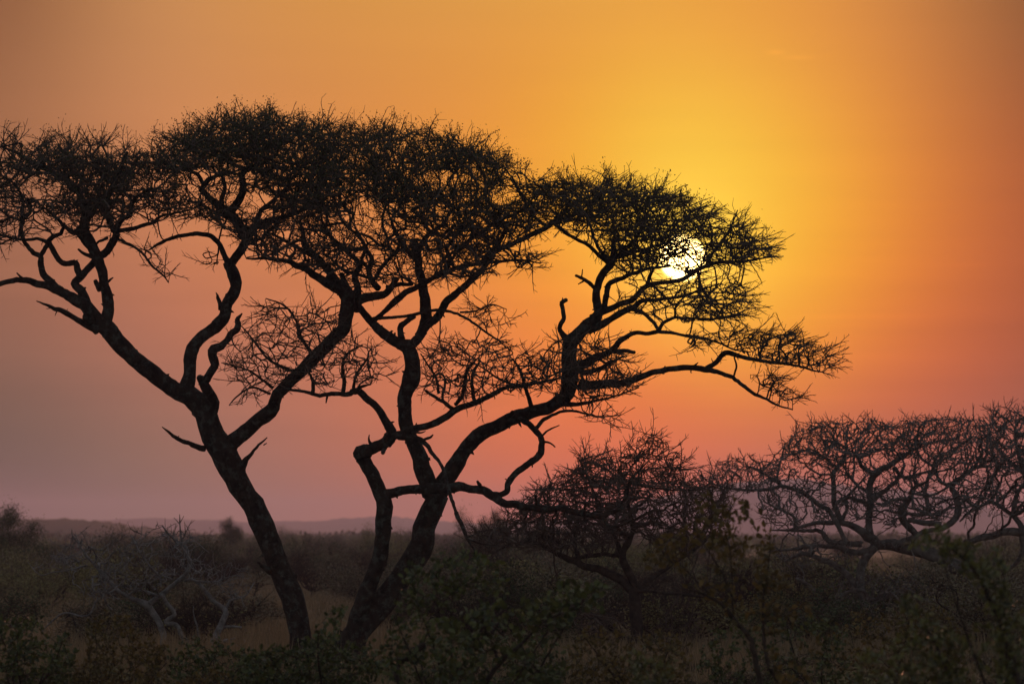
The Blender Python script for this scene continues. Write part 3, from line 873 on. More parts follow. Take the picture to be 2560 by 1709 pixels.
    T('R3', [(720, 1025, 32), (800, 1046, 26), (868, 1108, 23), (900, 1160, 22)], -.8, grow=False)
    T('R3', [(370, 1400, 76), (500, 1340, 50), (600, 1290, 42), (668, 1222, 34), (740, 1182, 30), (820, 1184, 28), (900, 1172, 28), (1000, 1182, 20), (1100, 1200, 19), (1200, 1216, 17), (1300, 1244, 14), (1400, 1290, 11), (1500, 1305, 7)], -1.0, grow_from=.6)
    T('R3', [(905, 1160, 26), (942, 1112, 23), (1020, 1080, 20), (1150, 1086, 17), (1300, 1086, 13), (1420, 1060, 7)], -1.4)
    T('R3', [(1010, 1080, 16), (1020, 1000, 14), (1080, 940, 10)], -1.2)
    T('R3', [(380, 1510, 76), (470, 1520, 62), (560, 1510, 52), (700, 1500, 47), (800, 1462, 43), (900, 1432, 40), (1020, 1410, 38), (1130, 1408, 38), (1215, 1416, 38), (1300, 1440, 30), (1390, 1472, 28), (1450, 1520, 24), (1520, 1572, 22), (1600, 1607, 18), (1680, 1650, 14), (1780, 1680, 8)], -1.2, grow_from=.8)
    T('R3', [(1220, 1412, 34), (1275, 1375, 32), (1320, 1322, 34), (1375, 1314, 34), (1500, 1350, 26), (1650, 1372, 22), (1800, 1392, 18), (1950, 1435, 10)], -.6, grow_from=.4)
    T('R3', [(1390, 1470, 14), (1412, 1400, 13), (1398, 1340, 10)], -1, grow=False)
    T('R3', [(1125, 1400, 16), (1148, 1385, 12), (1162, 1372, 5)], -1.1, grow=False)
    T('R3', [(620, 1300, 34), (680, 1296, 28), (745, 1306, 22)], -1.2, grow=False)
    T('R3', [(492, 890, 30), (445, 848, 26), (400, 820, 22), (362, 806, 18)], .5, grow=False)
    T('R3', [(425, 835, 14), (380, 862, 7)], .5, grow=False)
    T('R3', [(402, 822, 10), (408, 765, 6)], .5, grow=False)
    T('R3', [(400, 1440, 40), (500, 1420, 28), (600, 1370, 20), (680, 1330, 10)], -1.9)
    T('R6', [(1050, 810, 40), (1180, 808, 26), (1260, 790, 19), (1400, 758, 13), (1560, 700, 7)], -1.3)
    T('R6', [(870, 850, 34), (830, 740, 26), (800, 640, 22), (780, 580, 18), (740, 520, 10)], -1.2, grow_from=.4)
    T('R6', [(830, 700, 20), (740, 680, 16), (640, 640, 14), (520, 560, 10), (420, 520, 7)], -1.4)
    att = []
    Z = t.zone
    # big middle crown
    att += Z('D', [(700, 288), (850, 300), (960, 306), (1080, 332), (1160, 372), (1225, 415), (1250, 440), (1225, 500), (1100, 540), (900, 560), (700, 520), (640, 420)], 1700, 0.4, 1.3, 14)
    att += Z('D', [(700, 292), (850, 302), (960, 308), (1080, 336), (1160, 380), (1150, 450), (900, 460), (700, 430)], 1150, 0.4, 1.2, 14)
    att += Z('D', [(650, 460), (800, 440), (1000, 430), (1150, 470), (1200, 530), (1100, 570), (900, 590), (700, 580)], 1000, -.8, 1.0, 12)
    att += Z('D', [(1040, 560), (1180, 555), (1230, 595), (1180, 620), (1080, 634), (980, 636)], 420, -1.3, 0.7, 10)
    att += Z('D', [(1100, 470), (1240, 470), (1235, 520), (1180, 560), (1050, 580), (1000, 540)], 420, -.3, .9, 10)
    att += Z('D', [(720, 560), (1000, 560), (950, 660), (800, 660)], 230, 0, 1.2)
    att += Z('D', [(1180, 430), (1260, 410), (1340, 430), (1320, 500), (1280, 530), (1200, 520)], 330, .2, .8, 10)
    # crown in front of the sun
    att += Z('D', [(1250, 450), (1300, 430), (1390, 414), (1480, 434), (1540, 452), (1595, 474), (1635, 500), (1610, 545), (1540, 550), (1480, 590), (1400, 600), (1350, 560), (1290, 520)], 1100, 0.5, 1.1, 12)
    att += Z('D', [(1300, 438), (1400, 422), (1540, 458), (1600, 495), (1560, 545), (1390, 540), (1300, 490)], 700, 0.5, 1.0, 12)
    att += Z('D', [(1600, 525), (1690, 510), (1750, 550), (1800, 578), (1740, 598), (1660, 612), (1610, 600)], 300, 0, .7)
    att += Z('D', [(1510, 540), (1620, 545), (1625, 600), (1600, 640), (1540, 620), (1500, 600)], 130, 0.6, .6)
    att += Z('D', [(1380, 540), (1520, 540), (1530, 600), (1440, 630), (1390, 600)], 230, .4, .9)
    att += Z('D', [(1430, 640), (1700, 640), (1730, 700), (1700, 735), (1560, 740), (1470, 690)], 230, -.6, .8)
    att += Z('D', [(1500, 690), (1600, 640), (1690, 635), (1720, 680), (1700, 715), (1640, 738), (1560, 740), (1480, 700)], 330, -.8, .8, 10)
    att += Z('D', [(1400, 690), (1480, 670), (1560, 700), (1530, 730), (1440, 720)], 50, -.9, .4)
    att += Z('D', [(1560, 765), (1690, 750), (1690, 785), (1640, 795), (1580, 800)], 70, -1.2, .4)
    att += Z('D', [(1650, 785), (1740, 755), (1800, 770), (1860, 790), (1910, 818), (1895, 855), (1830, 840), (1740, 826)], 330, -.8, .45)
    att += Z('D', [(1710, 855), (1780, 860), (1830, 910), (1810, 925), (1740, 885)], 110, -1.3, .3)
    att += Z('D', [(1515, 545), (1570, 540), (1590, 560), (1560, 590), (1515, 595)], 70, .6, .5)
    att += Z('D', [(1170, 575), (1235, 580), (1235, 612), (1180, 622)], 60, -1.2, .4)
    # bare lower sprays
    att += Z('R5', [(700, 620), (780, 440), (980, 350), (1160, 470), (1260, 600), (1190, 650), (1000, 690), (760, 700)], 170, -1.6, .6)
    att += Z('R5', [(1440, 500), (1560, 370), (1700, 370), (1880, 400), (2040, 380), (2100, 480), (2320, 500), (2320, 690), (2000, 740), (1780, 780), (1620, 760), (1470, 690)], 430, -1.6, .7)
    att += Z('R5', [(1700, 190), (1880, 150), (2020, 200), (2000, 290), (1900, 310), (1760, 240)], 40, -2, .3)
    att += Z('R6', [(900, 470), (1000, 390), (1150, 370), (1300, 360), (1450, 430), (1520, 510), (1500, 620), (1550, 700), (1450, 770), (1250, 790), (1000, 780), (900, 700)], 380, -1.5, .7)
    att += Z('R6', [(1180, 850), (1380, 870), (1440, 930), (1380, 980), (1300, 940)], 26, -1.6, .3)
    att += Z('R6', [(1400, 1320), (1430, 1150), (1530, 1050), (1620, 980), (1740, 1040), (1840, 1150), (1860, 1240), (1740, 1310), (1500, 1350)], 260, -1.6, .7)
    att += Z('B2', [(1500, 640), (1620, 645), (1650, 680), (1560, 700)], 7, -2.4, .1)
    a, b = t.weave(att)
    def outw(p):
        u = 1280 + p[0] / p[1] * FPX
        v = 1335 - (p[2] - CAM_H) / p[1] * FPX
        return np.array((min(.9, max(0, (u - 1350) / 400.0)), 0, .1 if v < 560 else -.02))
    def wg2(p):
        u = 1280 + p[0] / p[1] * FPX
        v = 1335 - (p[2] - CAM_H) / p[1] * FPX
        return .55 if u < 900 and v < 480 else 1.0
    t.sprays(a, b, 5700, .12, .46, up=.12, out=outw, wgt=wg2)
    d = len(t.pos)
    t.shoots(a, b, 200)
    t.twigs()
    C = []; D = []
    for j in range(a, d):
        p = t.pos[j]
        v = 1335 - (p[2] - CAM_H) / p[1] * FPX
        u = 1280 + p[0] / p[1] * FPX
        if u < 1370: pr = 0.6 * max(0.0, min(1.0, (580 - v) / 150.0))
        else: pr = 0.5 * max(0.0, min(1.0, (620 - v) / 120.0))
        if u > 1760: pr *= .4
        if t.rnd.random() < pr:
            for _ in range(3 if u < 1370 else 2):
                C.append(p + t.rng.normal(size=3) * 0.04); D.append(t.rng.normal(size=3) + (0, 0, .3))
    leaves_obj('foliage', np.array(C), np.array(D), 0.032, M_leaf, t.root, t.rng, 0.5, simple=True)
    print('acacia_right nodes', len(t.pos), 'leaves', len(C))

import time
T0 = time.time()
acacia_left()
print('t', time.time() - T0)
acacia_right()
print('t', time.time() - T0)
FR['S'] = (0, 0, 1)

# ================================================================== ground and hills
def gz(x, y):
    """height of the savanna floor"""
    y = abs(y)
    f = min(1.0, max(0.0, (y - 60) / 200.0))
    return f * (0.35 * mnoise.noise(Vector((x * 0.012, y * 0.008, 0))) + 0.10 * mnoise.noise(Vector((x * 0.05, y * 0.03, 5))))
def ground():
    ys = [-60, -30, 0, 20, 40] + list(np.linspace(50, 400, 60)) + list(np.geomspace(420, 6900, 50))
    nx = 90
    V = []
    for y in ys:
        w = 40 + max(y, 0) * 0.32
        for i in range(nx):
            x = (i / (nx - 1) * 2 - 1) * w
            V.append((x, y, gz(x, y)))
    i = np.arange(len(ys) - 1)[:, None] * nx; j = np.arange(nx - 1)[None, :]
    F = np.stack([i + j, i + j + 1, i + nx + j + 1, i + nx + j], -1).reshape(-1, 4)
    m = mat('savanna_soil', (0.10, 0.072, 0.042), (0.20, 0.145, 0.08), 0.09, 0.95, 0, c3=(0.07, 0.075, 0.035), patch=0.58, pscale=0.16)
    o = mesh_obj('ground', V, [F], m, None, True)
    o['kind'] = 'structure'
ground()

def hill(Y, prof, name, m, depth, seed, fuzz):
    us = np.linspace(prof[0][0], prof[-1][0], 500)
    vs = np.interp(us, [p[0] for p in prof], [p[1] for p in prof])
    V = []
    offs = [-1.0, -0.75, -0.5, -0.28, -0.12, 0.0, 0.15, 0.4, 0.7, 1.0]
    for a in offs:
        for u, v in zip(us, vs):
            p = pt(u, v, Y)
            h = max(p[2], 0.2) * (math.cos(a * math.pi / 2) ** 1.5 if a else 1)
            x = p[0]; y = Y + a * depth
            h *= 1 + 0.10 * mnoise.noise(Vector((x * 0.006 + seed, a * 3, seed)))
            h += fuzz * abs(mnoise.noise(Vector((x * 0.11 * 3500 / Y, a * 7 + seed, 1)))) * (1 if abs(a) < .9 else 0)
            V.append((x, y, h - (0.6 if abs(a) == 1 else 0)))
    n = len(us)
    i = np.arange(len(offs) - 1)[:, None] * n; j = np.arange(n - 1)[None, :]
    F = np.stack([i + j, i + j + 1, i + n + j + 1, i + n + j], -1).reshape(-1, 4)
    o = mesh_obj(name, V, [F], m, None, True)
    o['kind'] = 'structure'
M_hill = mat('hill_scrub', (0.03, 0.027, 0.018), (0.08, 0.062, 0.04), 0.01, 0.95, c3=(0.04, 0.045, 0.02), patch=0.52, pscale=0.02)
hill(1250, [(-500, 1284), (-100, 1292), (60, 1299), (180, 1302), (240, 1305), (290, 1313), (350, 1321), (430, 1328), (520, 1338)], 'hills', M_hill, 160, 3, 1.3)
hill(4300, [(-300, 1320), (200, 1306), (290, 1299), (390, 1294), (430, 1297), (560, 1301), (640, 1306), (700, 1302), (780, 1304), (860, 1297), (960, 1292), (1050, 1300), (1200, 1310), (1400, 1300), (1550, 1262),
     (1700, 1232), (1850, 1208), (2000, 1200), (2120, 1222), (2223, 1223), (2307, 1229), (2378, 1246), (2434, 1268), (2518, 1300), (2640, 1312), (3000, 1325)], 'hills', M_hill, 700, 8, 3.0)

# ================================================================== grey trees behind
def knobbly_right():
    t = Tree(100.0, 31, 'thorn_tree', 'low spreading leafless grey tree with twisted limbs, standing at the right side', 'tree', 2200, M_greybark, M_greybark)
    T = t.trace
    T('B4', [(1520, 1420, 150), (1480, 1310, 120), (1410, 1215, 70), (1340, 1110, 55), (1292, 1000, 52), (1275, 900, 55), (1285, 800, 58), (1330, 720, 60), (1385, 660, 60)], 0, name='trunk', grow=False)
    T('B4', [(1470, 1300, 100), (1400, 1235, 92), (1300, 1185, 80), (1150, 1150, 62), (1050, 1132, 48), (900, 1137, 34), (790, 1140, 24), (700, 1120, 12)], -1.0, grow_from=.6)
    T('B4', [(2230, 1330, 170), (2130, 1120, 140), (2060, 960, 120), (1985, 865, 105), (1900, 800, 98), (1800, 740, 90), (1650, 690, 82), (1500, 665, 78), (1400, 650, 70), (1330, 600, 58), (1250, 545, 46), (1150, 515, 36), (1000, 515, 28), (900, 540, 20), (820, 560, 12)], -.3, d0=.4, grow_from=.7)
    B = lambda p, d=0, **k: T('B5', p, d, **k)
    B([(1180, 1070, 40), (1140, 1010, 38), (1112, 940, 36), (1108, 850, 34), (1106, 745, 30), (1130, 700, 27), (1170, 650, 22), (1190, 560, 14)], 0, grow_from=.4)
    B([(1150, 1050, 30), (1190, 980, 23), (1192, 900, 21), (1240, 840, 18), (1300, 780, 13)], .6, grow_from=.4)
    B([(1350, 1160, 56), (1340, 1060, 44), (1340, 960, 44), (1362, 905, 50), (1440, 850, 32), (1530, 770, 26), (1570, 680, 20)], .2, grow_from=.5)
    B([(1360, 910, 38), (1325, 855, 26), (1260, 815, 18), (1200, 740, 12)], .8)
    B([(1350, 905, 46), (1342, 810, 44), (1370, 740, 50), (1450, 700, 40), (1540, 640, 34), (1620, 590, 22), (1700, 540, 14)], -.3, grow_from=.5)
    B([(1370, 740, 36), (1290, 690, 26), (1270, 640, 20), (1225, 590, 14)], -1.2)
    B([(1340, 945, 34), (1265, 910, 28), (1180, 900, 26), (1125, 935, 22)], -.5)
    B([(1500, 1215, 60), (1640, 1145, 46), (1565, 1060, 46), (1550, 980, 48), (1600, 905, 40), (1635, 845, 18)], -1, d0=-.3, grow_from=.6)
    B([(1640, 1140, 36), (1730, 1112, 32), (1840, 1088, 42), (1918, 990, 44), (1902, 880, 42), (1880, 820, 38), (1950, 760, 34), (2030, 700, 28), (2130, 690, 18)], 0.4, grow_from=.5)
    B([(1590, 1040, 28), (1700, 1062, 36), (1800, 1070, 40)], -.6, grow=False)
    B([(1580, 1000, 22), (1700, 1005, 20), (1800, 1000, 22), (1880, 940, 18)], .8)
    B([(1735, 1000, 26), (1705, 880, 28), (1720, 780, 24), (1745, 720, 18), (1800, 640, 12)], .9, grow_from=.5)
    B([(1500, 700, 28), (1560, 760, 22), (1650, 745, 18), (1740, 720, 14)], .2)
    B([(1880, 820, 26), (1800, 790, 22), (1760, 700, 18), (1680, 640, 18), (1640, 560, 13)], .7)
    B([(1190, 1190, 30), (1090, 1000, 32), (1010, 940, 30), (930, 880, 28), (850, 842, 25), (760, 822, 25), (680, 842, 22), (560, 846, 20), (440, 838, 15), (300, 800, 9)], -.8, d0=-.6, grow_from=.35)
    B([(770, 822, 20), (742, 760, 16), (760, 660, 13), (792, 540, 8)], -.4)
    B([(760, 812, 18), (650, 740, 14), (560, 690, 9)], -1.2)
    B([(1290, 1200, 44), (1180, 1195, 34), (1080, 1180, 36), (1020, 1115, 28), (930, 1112, 23), (830, 1108, 18), (700, 1108, 9)], .4)
    B([(860, 1100, 20), (862, 1040, 18), (800, 990, 15), (740, 968, 12), (650, 920, 8)], .2)
    B([(1380, 1230, 50), (1300, 1250, 42), (1240, 1250, 36), (1150, 1222, 32), (1000, 1210, 27), (850, 1232, 20), (700, 1242, 12)], -.6)
    B([(1290, 1500, 44), (1200, 1400, 46), (1120, 1340, 42), (1000, 1290, 34), (900, 1262, 28), (790, 1310, 14)], .5)
    B([(1180, 1830, 30), (1020, 1570, 38), (980, 1500, 34), (900, 1440, 24), (860, 1420, 10)], .5, d0=.3)
    B([(1330, 1640, 30), (1310, 1510, 24), (1200, 1510, 24), (1130, 1580, 28), (1150, 1700, 30)], -.4, grow=False)
    B([(1330, 1560, 24), (1450, 1540, 20), (1560, 1480, 14), (1640, 1400, 8)], .4)
    att = []
    Z = t.zone
    att += Z('B5', [(790, 500), (950, 400), (1100, 405), (1300, 390), (1500, 400), (1700, 370), (1850, 350), (2050, 390), (2150, 420), (2180, 690), (1900, 700), (1700, 650), (1500, 640), (1300, 630), (1120, 690), (950, 660), (820, 620)], 2500, 0, 1.6)
    att += Z('B5', [(560, 680), (700, 640), (820, 520), (1000, 650), (1300, 660), (1900, 700), (2200, 700), (2250, 900), (2100, 1060), (1800, 1060), (1500, 1110), (1100, 1040), (850, 1130), (620, 1060), (640, 900)], 1350, 0, 1.5)
    att += Z('B5', [(200, 740), (330, 640), (450, 630), (600, 640), (740, 700), (720, 820), (560, 870), (300, 860), (200, 840)], 750, -.8, 1.0)
    att += Z('B4', [(650, 640), (900, 600), (1300, 640), (1300, 800), (1000, 820), (800, 800)], 120, 0, 1)
    att += Z('B4', [(1150, 860), (1500, 820), (1800, 900), (1850, 1050), (1600, 1060), (1300, 1100), (1000, 1080)], 260, .4, 1)
    a, b = t.grow(att, step=0.13, kill=0.15, infl=3.0, jit=0.26, up=0.04, iters=110)
    t.spikes(a, b, (0.6, 0.25), 0.08, 0.3, up=0.45, curl=0.4, seg=.1)
    t.sprays(a, b, 1500, .12, .42, up=.3, flat=.9, seg=.09)
    t.twigs(tip=0.0068, ex=2.3)
    print('knobbly', len(t.pos))

def knobbly_edge():
    t = Tree(103.0, 37, 'thorn_tree', 'leafless grey tree cut off by the right edge, limbs entering from outside', 'tree', 2660, M_greybark, M_greybark)
    T = t.trace
    T('S', [(2670, 1640, 50), (2660, 1500, 46), (2640, 1400, 42), (2610, 1345, 34)], 0, name='trunk', grow=False)
    B = lambda p, d=0, **k: T('B5', p, d, **k)
    B([(2480, 1160, 70), (2349, 1120, 58), (2250, 1115, 52), (2150, 1140, 46), (2050, 1165, 42), (1960, 1190, 36)], -.8, grow_from=.5)
    B([(2349, 1110, 40), (2320, 1060, 36), (2282, 1005, 34), (2292, 920, 34), (2315, 850, 26), (2380, 760, 18)], .3, grow_from=.5)
    B([(2285, 1010, 30), (2200, 960, 26), (2130, 925, 24), (2050, 960, 22), (1980, 1000, 18), (1930, 1050, 12)], -.4)
    B([(2330, 1130, 32), (2336, 1240, 30), (2300, 1320, 28), (2210, 1390, 20), (2160, 1430, 10)], .3, grow=False)
    B([(2480, 1000, 50), (2420, 860, 40), (2349, 740, 34), (2240, 650, 26), (2160, 560, 18)], .8, grow_from=.4)
    B([(2349, 740, 30), (2300, 560, 24), (2290, 440, 16)], 0)
    att = []
    Z = t.zone
    att += Z('B5', [(2080, 400), (2160, 330), (2210, 300), (2330, 300), (2500, 290), (2560, 700), (2349, 780), (2100, 720)], 700, 0, 1.4)
    att += Z('B5', [(2050, 700), (2500, 700), (2500, 1000), (2250, 1060), (2050, 900)], 240, 0, 1.2)
    att += Z('S', [(2600, 1030), (2680, 1040), (2780, 1110), (2760, 1230), (2640, 1280), (2600, 1200)], 380, 0, 1.5)
    a, b = t.grow(att, step=0.13, kill=0.15, infl=3.0, jit=0.26, up=0.04, iters=100)
    t.spikes(a, b, (0.6, 0.25), 0.08, 0.3, up=0.45, curl=0.4, seg=.1)
    t.sprays(a, b, 550, .12, .42, up=.3, flat=.9, seg=.09)
    t.twigs(tip=0.0068, ex=2.3)

def middle_tree():
    t = Tree(92.0, 41, 'thorn_tree', 'blurred dark leafless tree with upright trunk, below the sun and behind the acacia', 'tree', 1600, M_stem, M_twig)
    T = t.trace
    B = lambda p, d=0, **k: T('B3', p, d, **k)
    B([(1060, 1500, 130), (1040, 1400, 105), (1022, 1300, 90), (1020, 1180, 84), (1018, 1060, 80), (1008, 950, 84)], 0, name='trunk', grow=False)
    B([(1000, 960, 64), (900, 872, 60), (780, 822, 52), (650, 782, 45), (560, 742, 40), (480, 702, 32), (380, 650, 26), (280, 632, 22), (200, 650, 18), (90, 710, 12)], .4, grow_from=.4)
    B([(590, 755, 30), (640, 742, 28), (720, 728, 30), (830, 720, 28), (930, 742, 24)], .2, grow_from=.3)
    B([(1010, 930, 60), (950, 790, 52), (930, 722, 46), (962, 650, 40), (1000, 560, 34), (980, 450, 28), (950, 310, 20), (1000, 220, 14)], -.3, grow_from=.4)
    B([(1020, 960, 50), (1060, 925, 42), (1130, 870, 34), (1260, 780, 26), (1400, 690, 20), (1520, 590, 14)], .8, grow_from=.3)
    B([(1020, 1340, 56), (900, 1232, 46), (780, 1140, 36), (640, 1080, 28), (540, 1048, 16)], -.8, grow_from=.5)
    B([(990, 970, 20), (1100, 960, 17), (1200, 972, 16), (1320, 982, 18), (1500, 1002, 9)], -1.5, label='pale dead bough reaching right from the trunk')
    B([(1060, 1180, 18), (1160, 1280, 16), (1250, 1375, 14), (1330, 1440, 9)], .5)
    B([(480, 705, 26), (420, 560, 24), (400, 450, 18), (380, 350, 12)], .8)
    B([(650, 782, 34), (620, 640, 28), (640, 500, 22), (620, 360, 16), (600, 200, 10)], 1.0, grow_from=.4)
    B([(930, 722, 34), (850, 560, 28), (780, 420, 22), (720, 260, 16), (640, 90, 8)], .4, grow_from=.4)
    att = []
    Z = t.zone
    att += Z('B3', [(-40, 580), (120, 520), (260, 370), (420, 250), (620, 170), (640, 70), (830, 60), (920, 150), (1000, 300), (1000, 560), (900, 660), (700, 690), (450, 690), (200, 680), (0, 740)], 2600, .4, 1.4)
    att += Z('B3', [(900, 200), (1350, 200), (1500, 250), (1650, 300), (1650, 480), (1450, 640), (1300, 700), (1100, 640), (950, 500)], 1350, .6, 1.2)
    att += Z('B3', [(560, 1040), (900, 1080), (960, 1300), (820, 1380), (600, 1250)], 160, -.6, .6)
    att += Z('B3', [(1080, 1050), (1400, 1080), (1450, 1400), (1200, 1350)], 120, .2, .8)
    a, b = t.grow(att, step=0.11, kill=0.13, infl=3.0, jit=0.22, up=0.03, iters=110)
    t.spikes(a, b, (0.5, 0.2), 0.08, 0.3, up=0.4, curl=0.4, seg=.1)
    t.sprays(a, b, 2600, .14, .45, up=.2, flat=.8, seg=.08)
    t.twigs(tip=0.0055, ex=2.3)

def pale_shrub():
    t = Tree(86.0, 43, 'bare_shrub', 'leafless pale grey shrub with crooked stems, left of the leaning trunk', 'shrub', 470, M_palebark, M_palebark)
    T = t.trace
    B = lambda p, d=0, **k: T('B1', p, d, **k)
    B([(1000, 1560, 40), (1020, 1420, 40), (1068, 1270, 42), (1050, 1190, 44), (1005, 1110, 46), (950, 1045, 48), (880, 1015, 32), (800, 975, 27), (730, 915, 28), (680, 860, 25), (620, 790, 20), (570, 735, 16), (515, 655, 13), (475, 600, 10), (468, 555, 6)], .3, name='stem', grow_from=.6)
    B([(960, 1050, 40), (1060, 980, 36), (1130, 918, 30), (1200, 862, 28), (1242, 790, 18), (1200, 690, 16), (1105, 592, 12), (1060, 535, 8)], -.4, grow_from=.6)
    B([(1190, 670, 12), (1176, 560, 10), (1172, 460, 6)], -.3)
    B([(1172, 520, 7), (1135, 480, 4)], -.3)
    B([(1172, 520, 7), (1200, 470, 4)], -.3)
    B([(1050, 1570, 26), (1220, 1352, 36), (1185, 1250, 34), (1150, 1182, 34), (1085, 1160, 30), (1142, 1112, 30), (1108, 1065, 28), (1058, 985, 28)], 0, d0=.2, name='stem', grow=False)
    B([(1120, 1500, 44), (1250, 1400, 36), (1330, 1365, 30), (1430, 1298, 26), (1535, 1265, 10)], .3, d0=.2, grow_from=.6)
    B([(1300, 1560, 50), (1340, 1400, 48), (1390, 1290, 46), (1440, 1185, 44), (1472, 1088, 36), (1400, 1030, 30), (1330, 950, 26), (1270, 890, 22), (1200, 890, 16)], .6, d0=.3, name='stem', grow_from=.5)
    B([(1472, 1090, 24), (1505, 1020, 16), (1600, 990, 12), (1662, 900, 6)], .9)
    B([(1440, 1195, 22), (1500, 1190, 18), (1575, 1195, 14)], .5, grow=False)
    B([(1480, 1285, 16), (1540, 1310, 12), (1610, 1372, 6)], .3)
    B([(1300, 1360, 18), (1290, 1220, 14), (1265, 1120, 10), (1262, 1060, 6)], 0)
    B([(570, 790, 13), (450, 822, 11), (350, 836, 8), (260, 852, 6), (175, 765, 3)], .2, grow_from=.8)
    B([(520, 770, 12), (450, 740, 10), (380, 750, 8), (330, 730, 5)], -.2)
    B([(830, 1000, 18), (880, 960, 18), (960, 965, 18), (1040, 995, 18)], -.3)
    B([(740, 930, 18), (690, 970, 16), (690, 1030, 14), (730, 1080, 12)], .4, grow=False)
    B([(640, 1000, 12), (570, 1120, 12), (430, 1102, 12), (345, 1150, 9), (270, 1225, 5)], .5, d0=.4, grow=False)
    B([(1050, 930, 14), (1040, 860, 14), (980, 800, 12), (910, 700, 10), (860, 600, 6)], .3)
    B([(1250, 890, 16), (1400, 900, 12), (1520, 860, 8), (1600, 860, 5)], -.1)
    att = []
    Z = t.zone
    att += Z('B1', [(430, 620), (640, 600), (900, 620), (1050, 580), (1300, 600), (1330, 740), (1580, 820), (1600, 900), (1250, 900), (1000, 900), (850, 960), (680, 1030), (500, 1000), (600, 850), (350, 840), (330, 730)], 520, 0, .9)
    att += Z('B1', [(1050, 520), (1300, 600), (1240, 700), (1100, 640)], 70, -.3, .4)
    att += Z('B1', [(1350, 900), (1620, 880), (1600, 1020), (1450, 1000)], 60, .6, .5)
    a, b = t.grow(att, step=0.10, kill=0.12, infl=2.5, jit=0.35, up=0.04, iters=100)
    t.spikes(a, b, (0.7, 0.2), 0.08, 0.28, up=0.4, curl=0.35, seg=.1)
    t.sprays(a, b, 130, .15, .45, up=.35, flat=1.0, seg=.1)
    t.twigs(tip=0.0062, ex=2.3)

knobbly_right(); print('t', time.time() - T0)
knobbly_edge(); middle_tree(); print('t', time.time() - T0)
pale_shrub()

# ================================================================== leafy bushes in front
def bush(name, label, cat, Y, base_u, zones, leaf, m, seed, per=3, stems=5, pleaf=0.8, traces=(), aspect=0.62, spread=.5, group=None, step=.07, upright=.3, tipr=.0028):
    t = Tree(Y, seed, name, label, cat, base_u, M_stem, M_stem, group)
    vg = 1335 + CAM_H / Y * FPX
    for (f, p) in traces:
        t.trace(f, p, t.rnd.uniform(-.3, .3), name='stem', d0=0.0, rough=.1)
    att = []
    for (f, poly, n) in zones:
        att += t.zone(f, poly, n, 0, spread)
    if stems:
        for _ in range(stems):
            q = att[t.rnd.randrange(len(att))]
            u = 1280 + q[0] / q[1] * FPX; v = 1335 - (q[2] - CAM_H) / q[1] * FPX
            u0 = base_u + t.rnd.uniform(-25, 25)
            w = 0.03 / Y * FPX
            t.trace('S', [(u0, vg, w), ((u0 * .75 + u * .25) + t.rnd.uniform(-12, 12), vg * .65 + v * .35, w * .85), ((u0 * .35 + u * .65) + t.rnd.uniform(-12, 12), vg * .3 + v * .7, w * .6), (u, v, w * .3)],
                    q[1] - Y, name='stem', d0=0.0, rough=.1)
    a, b = t.grow(att, step=step, kill=step * 1.1, infl=3.0, jit=.35, up=.1, iters=80)
    t.twigs(tip=tipr, ex=2.3, name='branchlets')
    C = []; D = []
    for j in range(a, b):
        if t.rnd.random() > pleaf: continue
        p = t.pos[j]; q = t.pos[t.par[j]]
        for _ in range(per):
            d = (p - q) / (np.linalg.norm(p - q) + 1e-9) * .6 + t.rng.normal(size=3) * .8 + (0, 0, upright)
            C.append(q + (p - q) * t.rnd.random()); D.append(d)
    leaves_obj('foliage', np.array(C), np.array(D), leaf, m, t.root, t.rng, aspect)
    return t

bush('leafy_bush', 'dark green leafy bush hiding the feet of both acacias', 'bush', 50, 800,
     [('B2', [(-40, 1600), (20, 1400), (60, 1330), (150, 1330), (230, 1290), (330, 1360), (420, 1300), (500, 1200), (590, 1230), (680, 1290), (760, 1260), (860, 1260), (960, 1400), (900, 1600)], 560),
      ('B2', [(600, 1070), (660, 1040), (720, 1080), (640, 1140)], 14),
      ('B2', [(100, 1340), (480, 1240), (620, 1300), (860, 1330), (860, 1600), (80, 1600)], 420)], .052, M_bush, 51, per=3)
bush('leafy_bush', 'green round-leaved bush growing against the twin-stemmed trunk, middle of the foreground', 'bush', 47, 1120,
     [('B2', [(960, 1040), (1000, 930), (1080, 810), (1150, 760), (1300, 720), (1420, 650), (1500, 640), (1530, 730), (1700, 780), (1780, 800), (1760, 900), (1830, 960), (1700, 1040), (1500, 980), (1350, 1080), (1300, 1250), (1100, 1200), (960, 1200)], 240),
      ('B2', [(1060, 900), (1350, 760), (1480, 900), (1250, 1100), (1050, 1100)], 120),
      ('B2', [(900, 1240), (1300, 1200), (1350, 1600), (900, 1600)], 150)], .060, M_bush, 52, per=2, pleaf=.75,
     traces=[('B2', [(1100, 1700, 50), (1020, 1460, 46), (1090, 1395, 44), (1200, 1310, 42)])])
